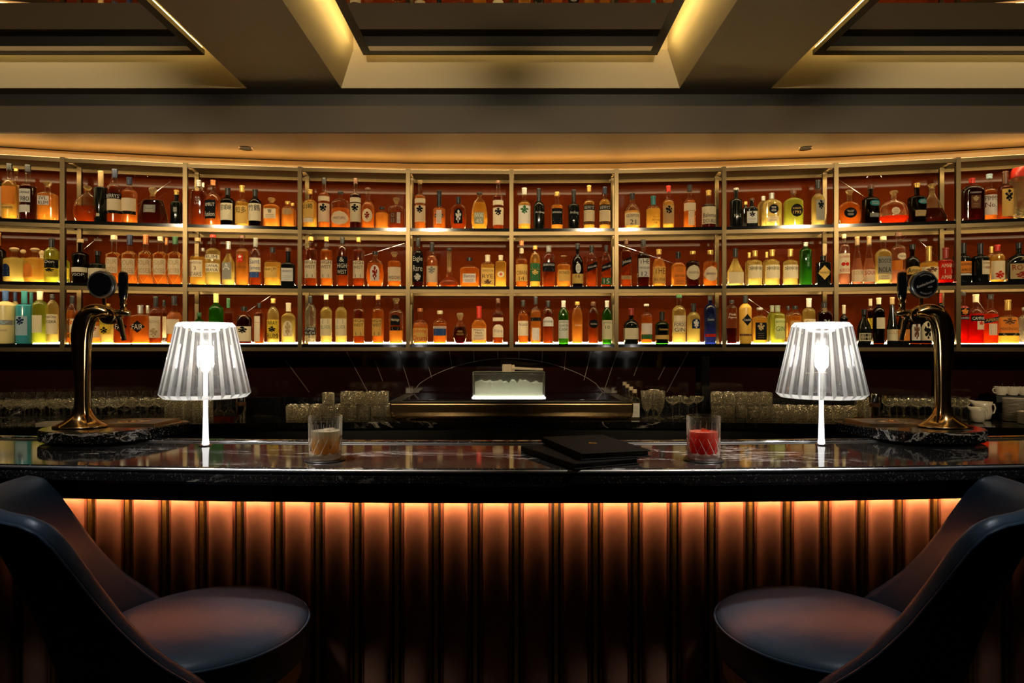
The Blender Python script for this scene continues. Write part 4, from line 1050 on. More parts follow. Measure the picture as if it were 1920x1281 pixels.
# ------------------------------------------------------------------ beer towers
def circ(c, r, a0, a1, n): return [(c[0]+r*math.cos(a0+(a1-a0)*k/n), c[1]+r*math.sin(a0+(a1-a0)*k/n)) for k in range(n+1)]
def make_tower(mir, side):
    s = mir
    cx = .002
    def T(x): return s*(x-cx)+cx if s < 0 else x
    # speckled marble base slab
    outline = [(-1.055, 2.25), (-1.40, 2.25), (-1.435, 2.16), (-1.44, 2.07), (-1.425, 2.00), (-1.385, 1.945), (-1.32, 1.915), (-1.24, 1.905), (-1.17, 1.915), (-1.125, 1.955), (-1.100, 2.02), (-1.075, 2.12)]
    t = empty('beer_tower', (T(-1.27), 2.06, BT), 0,
              'polished gold beer tap tower on oval marble base, %s' % ('left end of bar, blank round badge' if side == 'left' else 'right end of bar, badge reads Knickerbocker'), 'beer tap', 'beer taps on the bar')
    ox, oy = T(-1.27), 2.06
    pts = [(T(x)-ox, y-oy) for x, y in outline]
    if s < 0: pts = pts[::-1]
    # round the outline
    for _ in range(2):
        q = []
        for a, b in zip(pts, pts[1:]+pts[:1]): q += [(a[0]*.75+b[0]*.25, a[1]*.75+b[1]*.25), (a[0]*.25+b[0]*.75, a[1]*.25+b[1]*.75)]
        pts = q
    n = len(pts); z0, z1 = .0075, .042
    o = obj('marble_base', [(x, y, z0) for x, y in pts]+[(x, y, z1) for x, y in pts], [tuple(range(n)), tuple(range(n, 2*n))[::-1]]+[(k, n+k, n+(k+1) % n, (k+1) % n) for k in range(n)], M['stone_edge'], t)
    bm = bmesh.new(); bm.from_mesh(o.data); bmesh.ops.recalc_face_normals(bm, faces=bm.faces); bm.to_mesh(o.data); bm.free(); bevel(o, .006, 3)
    # perforated drip tray let into the base
    xa, xb = sorted((T(-1.33)-ox, T(-1.115)-ox)); ya, yb = 2.08-oy, 2.235-oy
    mb = MB(); mb.box(xa, xb, ya, yb, z1, z1+.002)
    for r in (xa, xb): mb.box(r-.003, r+.003, ya, yb, z1, z1+.006)
    for r in (ya, yb): mb.box(xa, xb, r-.003, r+.003, z1, z1+.006)
    tray = mb.build('drip_tray', M['tray_brass'], t)
    mb = MB()
    nx, ny = 22, 14
    for i in range(nx): x = xa+.006+(xb-xa-.012)*i/(nx-1); mb.box(x-.0012, x+.0012, ya+.004, yb-.004, z1+.002, z1+.0045)
    for i in range(ny): y = ya+.006+(yb-ya-.012)*i/(ny-1); mb.box(xa+.004, xb-.004, y-.0012, y+.0012, z1+.002, z1+.0048)
    mb.build('grille', M['edge'], tray)
    mb = MB(); mb.lathe([(.0, z1+.012), (.006, z1+.011), (.016, z1+.007), (.04, z1+.0055), (.045, z1+.005)], 24, ((xa+xb)/2, (ya+yb)/2), False, False); mb.build('rinser', M['chrome'], tray, True)
    # gold column: flared foot rising into a hooked arm
    def wp(px, py, d=2.04): return Vector((T((px-VPX)/F*d)-ox, d-oy, CZ+(VPY-py)/F*d-BT))
    # sections: position (px), half width x, half depth y, heading
    S_ = [(150, 801, 52, 38), (150.5, 799, 50, 36), (151.5, 794, 37, 30), (153, 787, 26, 24), (154.5, 778, 17, 19), (155.5, 768, 13, 16), (156, 740, 12.5, 15), (155, 710, 13.5, 15), (153.5, 680, 15, 16),
          (152.5, 650, 16.5, 17), (153, 628, 18, 18), (157, 606, 18.5, 19), (165, 590, 17, 19), (177, 582, 14, 18), (190, 583, 13, 16), (201, 587, 13, 15), (207, 591, 12, 14), (209, 592, 9, 11)]
    N = 28; vs = []; cen = [Vector((a, b)) for a, b, _, _ in S_]
    for i, (a, b, hw, hd) in enumerate(S_):
        tg = (cen[min(i+1, len(cen)-1)]-cen[max(i-1, 0)]).normalized()
        if i < 5: tg = Vector((0, -1))
        nr = Vector((-tg.y, tg.x))        # pixel-plane normal
        for k in range(N):
            q = 2*math.pi*k/N; c, sn = math.cos(q), math.sin(q)
            w = math.copysign(abs(c)**.85, c)*hw
            p = wp(a+nr.x*w, b+nr.y*w); p.y += math.copysign(abs(sn)**1.15, sn)*hd*2.04/F
            if i < 1: p.z = z1+.0005
            if 0 < i < 5: p.z = max(p.z, z1+.001*i)
            vs.append(p)
    m = len(S_); fs = [(i*N+k, i*N+(k+1) % N, (i+1)*N+(k+1) % N, (i+1)*N+k) for i in range(m-1) for k in range(N)]+[tuple(range(N))[::-1], tuple((m-1)*N+k for k in range(N))]
    me = mesh('gold_column', vs, fs, True); bm = bmesh.new(); bm.from_mesh(me); bmesh.ops.recalc_face_normals(bm, faces=bm.faces); bm.to_mesh(me); bm.free()
    o = link('gold_column', me, M['gold'], t); o.modifiers.new('sub', 'SUBSURF').render_levels = 1
    # raised spine along the inner curve
    mb = MB(); mb.tube([wp(a, b, 2.04-.026) for a, b in ((166, 800), (164, 785), (162, 760), (162, 720), (163, 680), (164, 650), (165, 625), (170, 606), (180, 594), (192, 590), (204, 592))], .0045, 8)
    mb.build('spine', M['gold'], t)
    def disc(name, px, py, r, th, mat, parent, y0, rim=None):
        p = wp(px, py); prof = [(0.0001, 0), (r*.9, 0), (r, th*.25), (r, th*.8), (r*.94, th), (0.0001, th)]
        mb = MB(); mb.lathe(prof, 36, cap0=False, cap1=False); mb.v = [(v[0]+p.x, -v[2]+p.y+y0, v[1]+p.z) for v in mb.v]; return mb.build(name, mat, parent, True)
    u = 2.04/F
    disc('faucet_hub', 206, 593, 15*u, .030, M['gold'], t, .012)
    # badge
    mx, my = (193, 534)
    mb = MB(); mb.tube([wp(197, 582), wp(196, 570), wp(195, 556)], [.007, .005, .006], 12); mb.build('badge_post', M['gold'], t)
    b = disc('badge', mx, my, 26*u, .022, M['edge'], t, .008)
    disc('badge_face', mx, my, 22.5*u, .0235, M['gloss_black'], b, .007)
    if side == 'right':
        p = wp(mx, my); yy = p.y-.0185
        def flat(txt, w, cx, cz, rot, hgt=None):
            v, f, tw, th = text_mesh(txt); sc_ = w/tw; c, s2 = math.cos(rot), math.sin(rot)
            return [(p.x+cx+x*sc_*c-(z*sc_*(hgt or 1))*s2+(z*sc_*.35), yy, p.z+cz+x*sc_*s2+z*sc_*(hgt or 1)*c) for x, z in v], f
        v, f = flat('Knickerbocker', 36*u, 0, .002, .38, 1.25); obj('lettering', v, f, PM['white'], b)
        v, f = flat('BEER', 8*u, 8*u, -5*u, .1); obj('lettering', v, f, PM['silver'], b)
        for aa, tx in ((math.pi/2, 'DRAUGHT LAGER'), (-math.pi/2, 'BREWED COLD')):
            v0, f0, tw, th = text_mesh(tx); rr = 18*u; sg = 1 if aa > 0 else -1; vv = []
            for x, z in v0:
                q = aa - sg*x/tw*1.25; r2 = rr+sg*z*26*u/tw; vv.append((p.x+r2*math.cos(q), yy, p.z+r2*math.sin(q)))
            obj('lettering', vv, f0, PM['silver'], b)
    # faucet body, lever and spout
    mb = MB(); mb.tube([wp(208, 586), wp(222, 586), wp(236, 587), wp(243, 588)], [.0095, .0085, .010, .008], 14)
    mb.tube([wp(216, 594), wp(230, 592)], [.008, .008], 12); fb = mb.build('faucet', M['gold'], t)
    mb = MB(); mb.tube([wp(231.5, 584), wp(231, 576), wp(231, 571), wp(231, 566), wp(231, 558)], [.012, .008, .011, .008, .0115], 16); mb.build('lever_ferrule', M['gold'], t)
    mb = MB(); mb.tube([wp(231, 559), wp(231, 555), wp(231, 540), wp(231, 520), wp(231, 512), wp(231, 509.5)], [.0105, .0125, .0138, .0140, .0120, .006], 18); mb.build('lever_handle', M['gloss_black'], t)
    mb = MB(); mb.tube([wp(221, 594), wp(224, 600), wp(228, 614), wp(231, 628), wp(233, 638)], [.0100, .0090, .0080, .0075, .0075], 16); mb.build('spout', M['chrome'], t)
    return t
make_tower(1, 'left'); make_tower(-1, 'right')
# ------------------------------------------------------------------ cocktails
def cut_tumbler(px, by, label, liqcol, level, mats, rot):
    d = (CZ-BT)*F/(by-VPY); X = (px-VPX)/F*d; r = .5*62/F*d; H = .110
    c = empty('coaster', (X, d, BT), 0, label[1], 'coaster', 'coasters')
    mb = MB(); mb.lathe([(.0495, 0), (.0505, .0015), (.0495, .003), (0.0001, .003)], 48, cap1=False); o = mb.build('coaster', M['coaster'], None, True)
    bpy.data.objects.remove(c); o.location = (X, d, BT); tag(o, label[1], 'coaster', 'coasters under the cocktails')
    t = empty('cocktail_glass', (X, d, BT+.0035), rot, label[0], 'cocktail', 'cocktails on the bar')
    n = 96; vs = []; rows = []
    zz = [0, .002, .008, .014, .019, .024, .030, .036, .042, .048, .053, .058, .066, .085, .100, .1075, H]
    for z in zz:
        rows.append(len(vs))
        for k in range(n):
            a = 2*math.pi*k/n; rr = r*.955+r*.045*(z/H)
            if z <= .002: rr *= .93
            # diagonal cuts form diamonds, flat vertical facets above
            if .006 < z < .056:
                u1 = (a*12/(2*math.pi)+z/.021) % 1; u2 = (a*12/(2*math.pi)-z/.021) % 1
                g = max(0, 1-min(u1, 1-u1)/.16)+max(0, 1-min(u2, 1-u2)/.16); rr -= .0017*min(1.2, g)
            elif .056 <= z < .09: rr -= .0009*abs(math.sin(a*9))
            vs.append((rr*math.cos(a), rr*math.sin(a), z))
    for rr, z in ((r-.0035, H), (r-.0042, .10), (r*.955-.0050, .05), (r*.955-.006, .022), (r*.80, .0155), (.012, .014)):
        rows.append(len(vs)); vs += [(rr*math.cos(2*math.pi*k/n), rr*math.sin(2*math.pi*k/n), z) for k in range(n)]
    fs = [(rows[i]+k, rows[i]+(k+1) % n, rows[i+1]+(k+1) % n, rows[i+1]+k) for i in range(len(rows)-1) for k in range(n)]
    fs += [tuple(range(n))[::-1], tuple(rows[-1]+k for k in range(n))]
    link('tumbler', mesh('tumbler', vs, fs, True), M['tumbler'], t); autosmooth(t.children[-1], 25)
    mb = MB()
    for s in (-1, 1):
        for q in range(12):
            pts = []
            for i in range(7):
                z = .020+.036*i/6; a = 2*math.pi*(q+s*(z-.020)*23/1)/12; rr = r*.955+r*.045*(z/H)-.0002; pts.append((rr*math.cos(a), rr*math.sin(a), z))
            mb.tube(pts, .0007, 5)
    for q in range(18):
        a = 2*math.pi*q/18; mb.tube([((r*.955+r*.045*(z/H)-.0002)*math.cos(a), (r*.955+r*.045*(z/H)-.0002)*math.sin(a), z) for z in (.058, .092)], .0004, 4)
    mb.build('cut_pattern', M['cut_edge'], t)
    mb = MB(); zz_ = []
    n2 = 72; vs2 = []
    for rr, z, w in ((.6, .0012, 0), (.90, .0012, 0), (.945, .006, .0), (.94, .0135, .0065), (.7, .0128, .003), (.1, .0125, 0)):
        for k in range(n2):
            a = 2*math.pi*k/n2; vs2.append((r*rr*math.cos(a), r*rr*math.sin(a), z+w*abs(((k % 6)/3)-1)))
    fs2 = [(i*n2+k, i*n2+(k+1) % n2, (i+1)*n2+(k+1) % n2, (i+1)*n2+k) for i in range(5) for k in range(n2)]+[tuple(range(n2))[::-1], tuple(5*n2+k for k in range(n2))]
    obj('thick_base', vs2, fs2, M['cut_edge'], t)
    mb = MB(); ri = r*.955-.0052
    mb.lathe([(.010, .0143), (r*.80-.0008, .0159), (ri-.0012, .0225), (ri+.0002, .05), (ri+.0006, level-.002), (ri+.0002, level)], 64); mb.build('drink', mats[0], t, True)
    # ice
    rnd = random.Random(3 if rot else 5)
    cubes = [(-.012, -.004, level-.020, .25, .017), (.013, .006, level-.014, .9, .016), (.002, -.014, level-.042, 1.6, .016), (-.006, .014, level-.034, .4, .015)]
    for (x, y, z, a, h) in cubes:
        bm = bmesh.new(); bmesh.ops.create_cube(bm, size=2*h); bmesh.ops.rotate(bm, verts=bm.verts, matrix=Matrix.Rotation(a, 3, 'Z') @ Matrix.Rotation(a*.35, 3, 'X'))
        bmesh.ops.translate(bm, verts=bm.verts, vec=(x, y, z)); me = bpy.data.meshes.new('ice_cube'); bm.to_mesh(me); bm.free()
        o = link('ice_cube', me, mats[1], t); bevel(o, .003, 3)
    return t
def drink(name, col, top):
    """cloudy cocktail, paler towards the surface"""
    m, nt, out = new_mat(name); L = nt.links.new
    tc = nt.nodes.new('ShaderNodeTexCoord'); sp = nt.nodes.new('ShaderNodeSeparateXYZ'); rg = nt.nodes.new('ShaderNodeMapRange')
    rg.inputs['From Min'].default_value = .032; rg.inputs['From Max'].default_value = .068
    mx = nt.nodes.new('ShaderNodeMix'); mx.data_type = 'RGBA'; mx.inputs[6].default_value = (*col, 1); mx.inputs[7].default_value = (*top, 1)
    L(tc.outputs['Object'], sp.inputs[0]); L(sp.outputs[2], rg.inputs[0]); L(rg.outputs[0], mx.inputs[0])
    tr = nt.nodes.new('ShaderNodeBsdfTransparent'); tl = nt.nodes.new('ShaderNodeBsdfTranslucent'); df = nt.nodes.new('ShaderNodeBsdfDiffuse')
    for n in (tr, tl, df): L(mx.outputs[2], n.inputs[0])
    a = nt.nodes.new('ShaderNodeMixShader'); a.inputs[0].default_value = .5; L(tl.outputs[0], a.inputs[1]); L(df.outputs[0], a.inputs[2])
    b = nt.nodes.new('ShaderNodeMixShader'); b.inputs[0].default_value = .75; L(tr.outputs[0], b.inputs[1]); L(a.outputs[0], b.inputs[2])
    L(b.outputs[0], out.inputs[0]); return m
M['drink_pale'] = drink('pale_cocktail', (1, .52, .11), (.60, .54, .40))
M['drink_red'] = drink('red_cocktail', (.95, .045, .03), (.85, .22, .14))
M['ice_cube'] = thin_glass('clear_ice', (.95, .93, .88), .25, .10, .5, (1, .95, .85), .12, .4, 80)
M['ice_red'] = thin_glass('tinted_ice', (.92, .35, .25), .30, .10, .4, (1, .30, .2), .12, .4, 80)
cut_tumbler(610, 863, ('cut glass tumbler of pale golden drink with ice on black coaster', 'round black coaster under the pale golden drink'), None, .072, (M['drink_pale'], M['ice_cube']), 0)
cut_tumbler(1319, 863, ('cut glass tumbler of red drink with ice on black coaster', 'round black coaster under the red drink'), None, .070, (M['drink_red'], M['ice_red']), .4)
# ------------------------------------------------------------------ menus
def menu(cx, cy, z, rz, lab, emblem, th=.016, w=.185, l=.298):
    t = empty('menu_book', (cx, cy, z), rz, lab, 'menu', 'menus on the bar')
    mb = MB()
    mb.box(-w/2, w/2, -l/2, l/2, 0, .003); mb.box(-w/2, w/2, -l/2, l/2, th-.003, th); mb.box(-w/2-.001, -w/2+.002, -l/2, l/2, 0, th)
    o = mb.build('cover', M['menu'], t); bevel(o, .0014, 2)
    mb = MB(); mb.box(-w/2+.004, w/2-.006, -l/2+.005, l/2-.005, .0035, th-.0035); mb.build('pages', M['black'], t)
    if emblem:
        mb = MB(); mb.lathe([(.0001, th+.0012), (.011, th+.001), (.0125, th)], 28, cap0=False, cap1=False); mb.build('gold_emblem', M['gold'], t, True)
        for p in t.children[-1].data.vertices: p.co.z += 0
    return t
menu(.170, 1.742, BT+.0005, math.radians(24), 'lower black leather menu, plain, beneath the emblem menu on the bar', False, .015)
menu(.215, 1.772, BT+.0165, math.radians(16), 'upper black leather menu with small gold emblem, on top of another', True, .017)
# ------------------------------------------------------------------ ice station on the back counter
def cpt(px, z, off):
    """point at height z, off behind the shelving's front line, in pixel column px"""
    d = D0
    for _ in range(8): X = (px-VPX)/F*d; d = front_d(X)+off
    return Vector(((px-VPX)/F*d, d, z))
tx = (959-VPX)/F*4.45
st = empty('brass_ice_tray', (tx, 4.42, CT), 0, 'long polished brass ice tray standing on the back counter', 'ice tray')
L2 = .5*458/F*4.39; TZ = .124
o = obj('tray_body', *(lambda P: (P[0], P[1]))((lambda n: ([(x, y, z) for z, ins in ((0.0, .03), (.012, .006), (.05, 0), (TZ-.012, 0)) for x, y in ((-L2+ins, -.03+ins), (L2-ins, -.03+ins), (L2-ins, .62), (-L2+ins, .62))],
     [(0, 3, 2, 1)] + [(i*4+k, i*4+(k+1) % 4, i*4+4+(k+1) % 4, i*4+4+k) for i in range(3) for k in range(4)] + [(12, 13, 14, 15)]))(0)), M['gold'], st); bevel(o, .012, 4)
mb = MB(); mb.box(-L2-.002, L2+.002, -.034, .62, TZ-.0115, TZ-.004); mb.build('tray_rim', M['brass'], st)
mb = MB(); mb.box(-L2+.09, L2-.09, -.012, .60, TZ-.0035, TZ+.008); o = mb.build('tray_top', M['gloss_black'], st); bevel(o, .002)
mb = MB(); mb.box(-L2+.085, L2-.085, -.020, -.013, TZ-.0035, TZ+.007); mb.build('tray_edge', M['chrome'], st)
# glass ice box and the clear ice block in it
bx = (954-VPX)/F*4.62; by = 4.62; bz = CT+TZ+.0085; hw = .5*136/F*4.55; hh = (745-699)/F*4.55
ib = empty('glass_ice_box', (bx, by, bz), 0, 'rectangular glass box with rounded lid on the brass tray', 'ice box')
def rbox(name, x, y0, y1, z0, z1, mat, parent, bv):
    mb = MB(); mb.box(-x, x, y0, y1, z0, z1); o = mb.build(name, mat, parent); bevel(o, bv, 4); return o
rbox('glass_case', hw, -.085, .085, .006, hh, M['box_glass'], ib, .012)
rbox('lit_base', hw+.004, -.09, .09, 0, .006, M['ice_led'], ib, .002)
rbox('lid', hw, -.086, .086, hh+.0005, hh+.008, M['box_glass'], ib, .003)
for x in (-hw, hw):
    mb = MB(); mb.box(x-.003, x+.003, -.088, -.084, .007, hh-.003); mb.build('edge_strip', M['chrome'], ib)
mb = MB(); mb.box(-hw+.006, hw-.006, -.0885, -.0865, hh-.001, hh+.007); mb.build('edge_strip', M['chrome'], ib)
rnd = random.Random(11); nx = 24; top = [.108+.010*rnd.uniform(-1, 1) for _ in range(nx+1)]
vs, fs = [], []
iw = hw-.016
for i in range(nx+1):
    x = -iw+2*iw*i/nx; z = top[i]
    vs += [(x, -.066, .010), (x, -.068+.004*rnd.random(), z), (x, .06, z+.006*rnd.uniform(-1, 1)), (x, .066, .010)]
for i in range(nx):
    for k in range(4): fs.append((i*4+k, i*4+(k+1) % 4, i*4+4+(k+1) % 4, i*4+4+k))
fs += [(0, 1, 2, 3), (nx*4+3, nx*4+2, nx*4+1, nx*4)]
o = obj('ice_block', vs, fs, M['ice']); o.location = (bx, by, bz)
tag(o, 'rough-topped block of frosty ice inside the glass box', 'ice')
ml = empty('wooden_mallet', (bx+.0, by-.02, bz+hh+.0085), .0, 'small pale wooden mallet lying on the glass ice box', 'mallet')
mb = MB(); mb.box(-.045, .02, -.03, .03, .0, .050); o = mb.build('mallet_head', M['wood'], ml); bevel(o, .004)
mb = MB(); mb.box(.0202, .040, -.028, .028, .002, .046); o = mb.build('head_end', M['wood'], ml); bevel(o, .004)
mb = MB(); mb.tube([(.02, -.036, .026), (.09, -.036, .022), (.235, -.03, .016)], [.009, .009, .007], 12); o = mb.build('mallet_handle', M['wood'], ml)
# ------------------------------------------------------------------ glassware
def lathe_mesh(name, prof, mat, n=20):
    mb = MB(); mb.lathe(prof, n); mb2 = mb; me = bpy.data.meshes.new(name); me.from_pydata(mb.v, [], mb.f); me.polygons.foreach_set('use_smooth', [True]*len(mb.f)); me.materials.append(mat); me.update(); return me
coupe = lathe_mesh('coupe_glass', [(.034, 0), (.034, .002), (.006, .006), (.0035, .02), (.0035, .085), (.008, .092), (.03, .104), (.045, .122), (.0475, .140), (.0455, .140), (.043, .123), (.028, .107), (.004, .098)], M['ware'])
martini = lathe_mesh('martini_glass', [(.034, 0), (.034, .002), (.006, .006), (.0032, .02), (.0032, .090), (.010, .098), (.052, .150), (.0505, .151), (.009, .102), (.003, .098)], M['ware'])
wine = lathe_mesh('wine_glass', [(.032, 0), (.032, .002), (.005, .006), (.0033, .02), (.0033, .075), (.012, .084), (.030, .105), (.034, .130), (.029, .170), (.0275, .170), (.032, .130), (.028, .107), (.004, .088)], M['ware'])
rocks = lathe_mesh('cut_tumbler', [(.034, 0), (.037, .003), (.038, .012), (.040, .085), (.0385, .085), (.036, .016), (.004, .014)], M['ware_cut'], 16)
tulip = lathe_mesh('fluted_stem_glass', [(.034, 0), (.034, .003), (.008, .008), (.006, .03), (.012, .045), (.030, .075), (.036, .12), (.041, .185), (.0395, .185), (.034, .12), (.028, .078), (.006, .05)], M['ware_cut'], 16)
hiball = lathe_mesh('highball_glass', [(.029, 0), (.030, .003), (.031, .14), (.0297, .14), (.028, .010), (.004, .008)], M['ware'], 18)
cnt = 0
def put(me, name, px, off, z, label, cat, group, jit=.004):
    global cnt; cnt += 1
    rr = random.Random(cnt); p = cpt(px, z, off)
    o = bpy.data.objects.new(name, me); COL.objects.link(o)
    o.location = (p.x+rr.uniform(-jit, jit), p.y+rr.uniform(-jit, jit), z); o.rotation_euler = (0, 0, rr.uniform(0, 6)); tag(o, label, cat, group); return o
def grid(me, name, x0, x1, step, offs, label, cat, group, stagger=True, z=CT):
    for r, off in enumerate(offs):
        sx = step*(.5 if (stagger and r % 2) else 0); x = x0+sx
        while x <= x1:
            put(me, name, x, off, z+.0003, label, cat, group); x += step
grid(martini, 'martini_glass', -15, 115, 31, (-.33, -.22), 'clear stemmed cocktail glass in the crowd left of the left beer tap', 'stemmed glass', 'cocktail glasses at the far left of the back counter')
grid(coupe, 'coupe_glass', 105, 305, 28.5, (-.30, -.20, -.10, .0, .10), 'clear coupe glass in the dense rows behind the left beer tap', 'coupe glass', 'coupe glasses behind the left beer tap', True)
grid(wine, 'wine_glass', -10, 300, 22, (.20,), 'clear wine glass in the back row at the left wall', 'wine glass', 'wine glasses at the back left')
grid(coupe, 'coupe_glass', 25, 95, 29, (-.10, .0, .10), 'clear coupe glass in the rows at the far left end', 'coupe glass', 'coupe glasses at the far left')
grid(hiball, 'highball_glass', 318, 395, 18, (-.25, -.17, -.08), 'clear highball glass behind the left crystal lamp', 'highball glass', 'highball glasses behind the left lamp')
grid(rocks, 'cut_tumbler', 548, 730, 22.6, (-.28, -.19, -.10), 'cut glass tumbler in the lower tier left of the brass tray', 'tumbler', 'lower tier of tumblers left of the tray', False)
T2 = CT+.0865
o = None
grid(rocks, 'cut_tumbler', 616, 618, 22.6, (-.28, -.19), 'cut glass tumbler in the lone upper pair left of the tray', 'tumbler', 'short upper tier of tumblers left of the tray', False, T2)
grid(rocks, 'cut_tumbler', 650, 730, 22.6, (-.28, -.19, -.10), 'cut glass tumbler in the long upper tier left of the brass tray', 'tumbler', 'upper tier of tumblers left of the tray', False, T2)
grid(rocks, 'cut_tumbler', 1345, 1600, 22.8, (-.28, -.19, -.10), 'cut glass tumbler in the lower tier right of the black column', 'tumbler', 'lower tier of tumblers right of the column', False)
grid(rocks, 'cut_tumbler', 1345, 1440, 22.8, (-.28, -.19, -.10), 'cut glass tumbler in the upper tier right of the black column', 'tumbler', 'upper tier of tumblers right of the column', False, T2)
grid(hiball, 'highball_glass', 1612, 1630, 18, (-.15, -.06, .03), 'clear highball glass just right of the right crystal lamp', 'highball glass', 'highball glasses right of the right lamp')
grid(coupe, 'coupe_glass', 1668, 1815, 27, (-.25, -.15, -.05, .05, .15), 'clear coupe glass in the dense rows behind the right beer tap', 'coupe glass', 'coupe glasses behind the right beer tap')
for px, off in ((1213, -.26), (1236, -.26), (1226, -.14)): put(tulip, 'fluted_stem_glass', px, off, CT+.0003, 'tall fluted stemmed glass right of the brass tray', 'stemmed glass', 'fluted stemmed glasses right of the tray')
for px, off in ((1262, -.22), (1290, -.24), (1275, -.10), (1306, -.11)): put(coupe, 'coupe_glass', px, off, CT+.0003, 'clear coupe glass left of the slim black column', 'coupe glass', 'coupe glasses left of the column')
# small corked bottles
for j, (px, off, hh2, lb) in enumerate(((1190, -.27, .195, 'front corked clear bottle with white label right of the brass tray'), (1183, -.14, .205, 'second corked clear bottle from the front right of the tray'),
        (1176, -.03, .215, 'third corked clear bottle from the front right of the tray'), (1171, .08, .225, 'rearmost corked clear bottle right of the brass tray'))):
    p = cpt(px, CT, off); t = empty('corked_bottle', (p.x, p.y, CT+.0003), 0, lb, 'bottle', 'corked bottles right of the ice tray')
    Pp = profile('S', .033, hh2-.02, .125, .142, .015); loft('glass_body', Pp, G['c'], t); loft('liquid', [(.030, .021, 5, .006), (.030, .021, 5, .11)], LIQ['C'], t)
    loft('cork', [(.013, .013, 2, hh2-.024), (.015, .015, 2, hh2-.018), (.015, .015, 2, hh2)], M['wood'], t)
    if j == 0:
        v, f = label_mesh(Pp, 0, .056, .012, .105, 'rect'); lo = obj('paper_label', v, f, PM['white'], t); v, f = lettering(Pp, 0, .05, .03, .09, ['', ''], random.Random(1)); obj('lettering', v, f, PM['grey'], lo)
p = cpt(1333, CT, -.25)
# shakers and small decanters
def shaker(px, off, lb):
    p = cpt(px, CT, off); t = empty('cocktail_shaker', (p.x, p.y, CT+.0003), 0, lb, 'shaker', 'shakers on the back counter')
    mb = MB(); mb.lathe([(.026, 0), (.028, .004), (.031, .10)], 24); mb.build('tin', M['chrome'], t, True)
    mb = MB(); mb.lathe([(.0312, .101), (.0312, .125)], 24); mb.build('band', CM['brown'], t, True)
    mb = MB(); mb.lathe([(.031, .126), (.030, .175), (.026, .185), (.012, .19)], 24); mb.build('lid', M['chrome'], t, True)
shaker(452, -.33, 'steel cocktail shaker right of the left crystal lamp'); shaker(1640, -.33, 'steel cocktail shaker right of the right crystal lamp')
for px, lb in ((410, 'small amber decanter behind the left crystal lamp, nearer the tap'), (430, 'small amber decanter behind the left crystal lamp, beside the shaker'), (1660, 'small amber decanter right of the right steel shaker'), (1612, 'small amber decanter left of the right steel shaker')):
    p = cpt(px, CT, -.36); t = empty('small_decanter', (p.x, p.y, CT+.0003), 0, lb, 'decanter', 'small decanters on the back counter')
    Pp = profile('R', .033, .15, .045, .085, .011); loft('glass_body', Pp, G['c'], t); loft('liquid', [(.029, .029, 2, .005), (.030, .030, 2, .035)], LIQ['M'], t)
    loft('stopper', [(.009, .009, 2, .146), (.014, .014, 2, .158), (.006, .006, 2, .172)], CM['glass'], t)
# napkins
p = cpt(104, CT, -.37); nk = empty('napkin_stack', (p.x, p.y, CT+.0003), .25, 'low stack of beige paper napkins on the left back counter', 'napkins')
mb = MB()
for k in range(5): mb.box(-.085+.002*(k % 2), .085+.002*(k % 2), -.06, .06, k*.004, k*.004+.0032)
mb.build('napkins', M['china'], nk)
# cups, creamers and plates at the right end
def cup(px, off, z, lb, grp, handle=-1):
    p = cpt(px, CT, off); t = empty('coffee_cup', (p.x, p.y, z), 0, lb, 'cup', grp)
    mb = MB(); mb.lathe([(.022, 0), (.030, .004), (.040, .03), (.043, .06), (.041, .06), (.037, .03), (.02, .008), (.002, .007)], 28); mb.build('cup_body', M['china'], t, True)
    mb = MB(); mb.tube([(handle*.040, -.01, .050), (handle*.058, -.012, .048), (handle*.063, -.012, .035), (handle*.054, -.012, .02), (handle*.037, -.01, .016)], .004, 8); mb.build('handle', M['china'], t)
def plates(px, off, n, lb, r=.075):
    for k in range(n):
        p = cpt(px, CT, off); mb = MB(); mb.lathe([(r*.55, 0), (r, .006), (r, .008), (r*.55, .0025), (.001, .0025)], 36)
        o = mb.build('china_plate', M['china'], None, True); o.location = (p.x, p.y, CT+.0003+k*.0087)
        tag(o, lb, 'plate', lb.replace('white plate in ', ''))
plates(1905, -.05, 17, 'white plate in the tall stack at the far right end')
plates(1935, -.22, 9, 'white plate in the low front stack at the far right end')
zt = CT+.0003+17*.0087
for px, off, lb in ((1880, .10, 'leftmost'), (1897, .10, 'middle'), (1914, .10, 'rightmost')): pass
def rack(px0, px1, off):
    a, b = cpt(px0, CT, off), cpt(px1, CT, off); t = empty('cup_riser', ((a.x+b.x)/2, (a.y+b.y)/2, CT), math.atan2(b.y-a.y, b.x-a.x), 'dark riser carrying the white coffee cups at the right end', 'riser')
    w = (b-a).length/2; mb = MB(); mb.box(-w, w, -.05, .05, .10, .15); mb.build('riser_top', M['black'], t)
    for s in (-1, 1):
        mb = MB(); mb.box(s*w-.01 if s > 0 else -w, s*w if s > 0 else -w+.01, -.05, .05, 0, .0995); mb.build('leg', M['black'], t)
rack(1862, 1935, .17)
for px, lb in ((1876, 'white coffee cup, leftmost of three on the dark riser'), (1898, 'white coffee cup in the middle of the three on the riser'), (1920, 'white coffee cup, rightmost of three on the dark riser')):
    cup(px, .17, CT+.1503, lb, 'cups on the riser')
    p = cpt(px, CT, .17); mb = MB(); mb.tube([(0, 0, .010), (.006, 0, .05), (.012, 0, .088)], [.003, .002, .005], 8); o = mb.build('teaspoon', M['chrome']); o.location = (p.x, p.y, CT+.1503)
    tag(o, lb.replace('white coffee cup', 'teaspoon standing in the cup'), 'spoon', 'teaspoons in the cups')
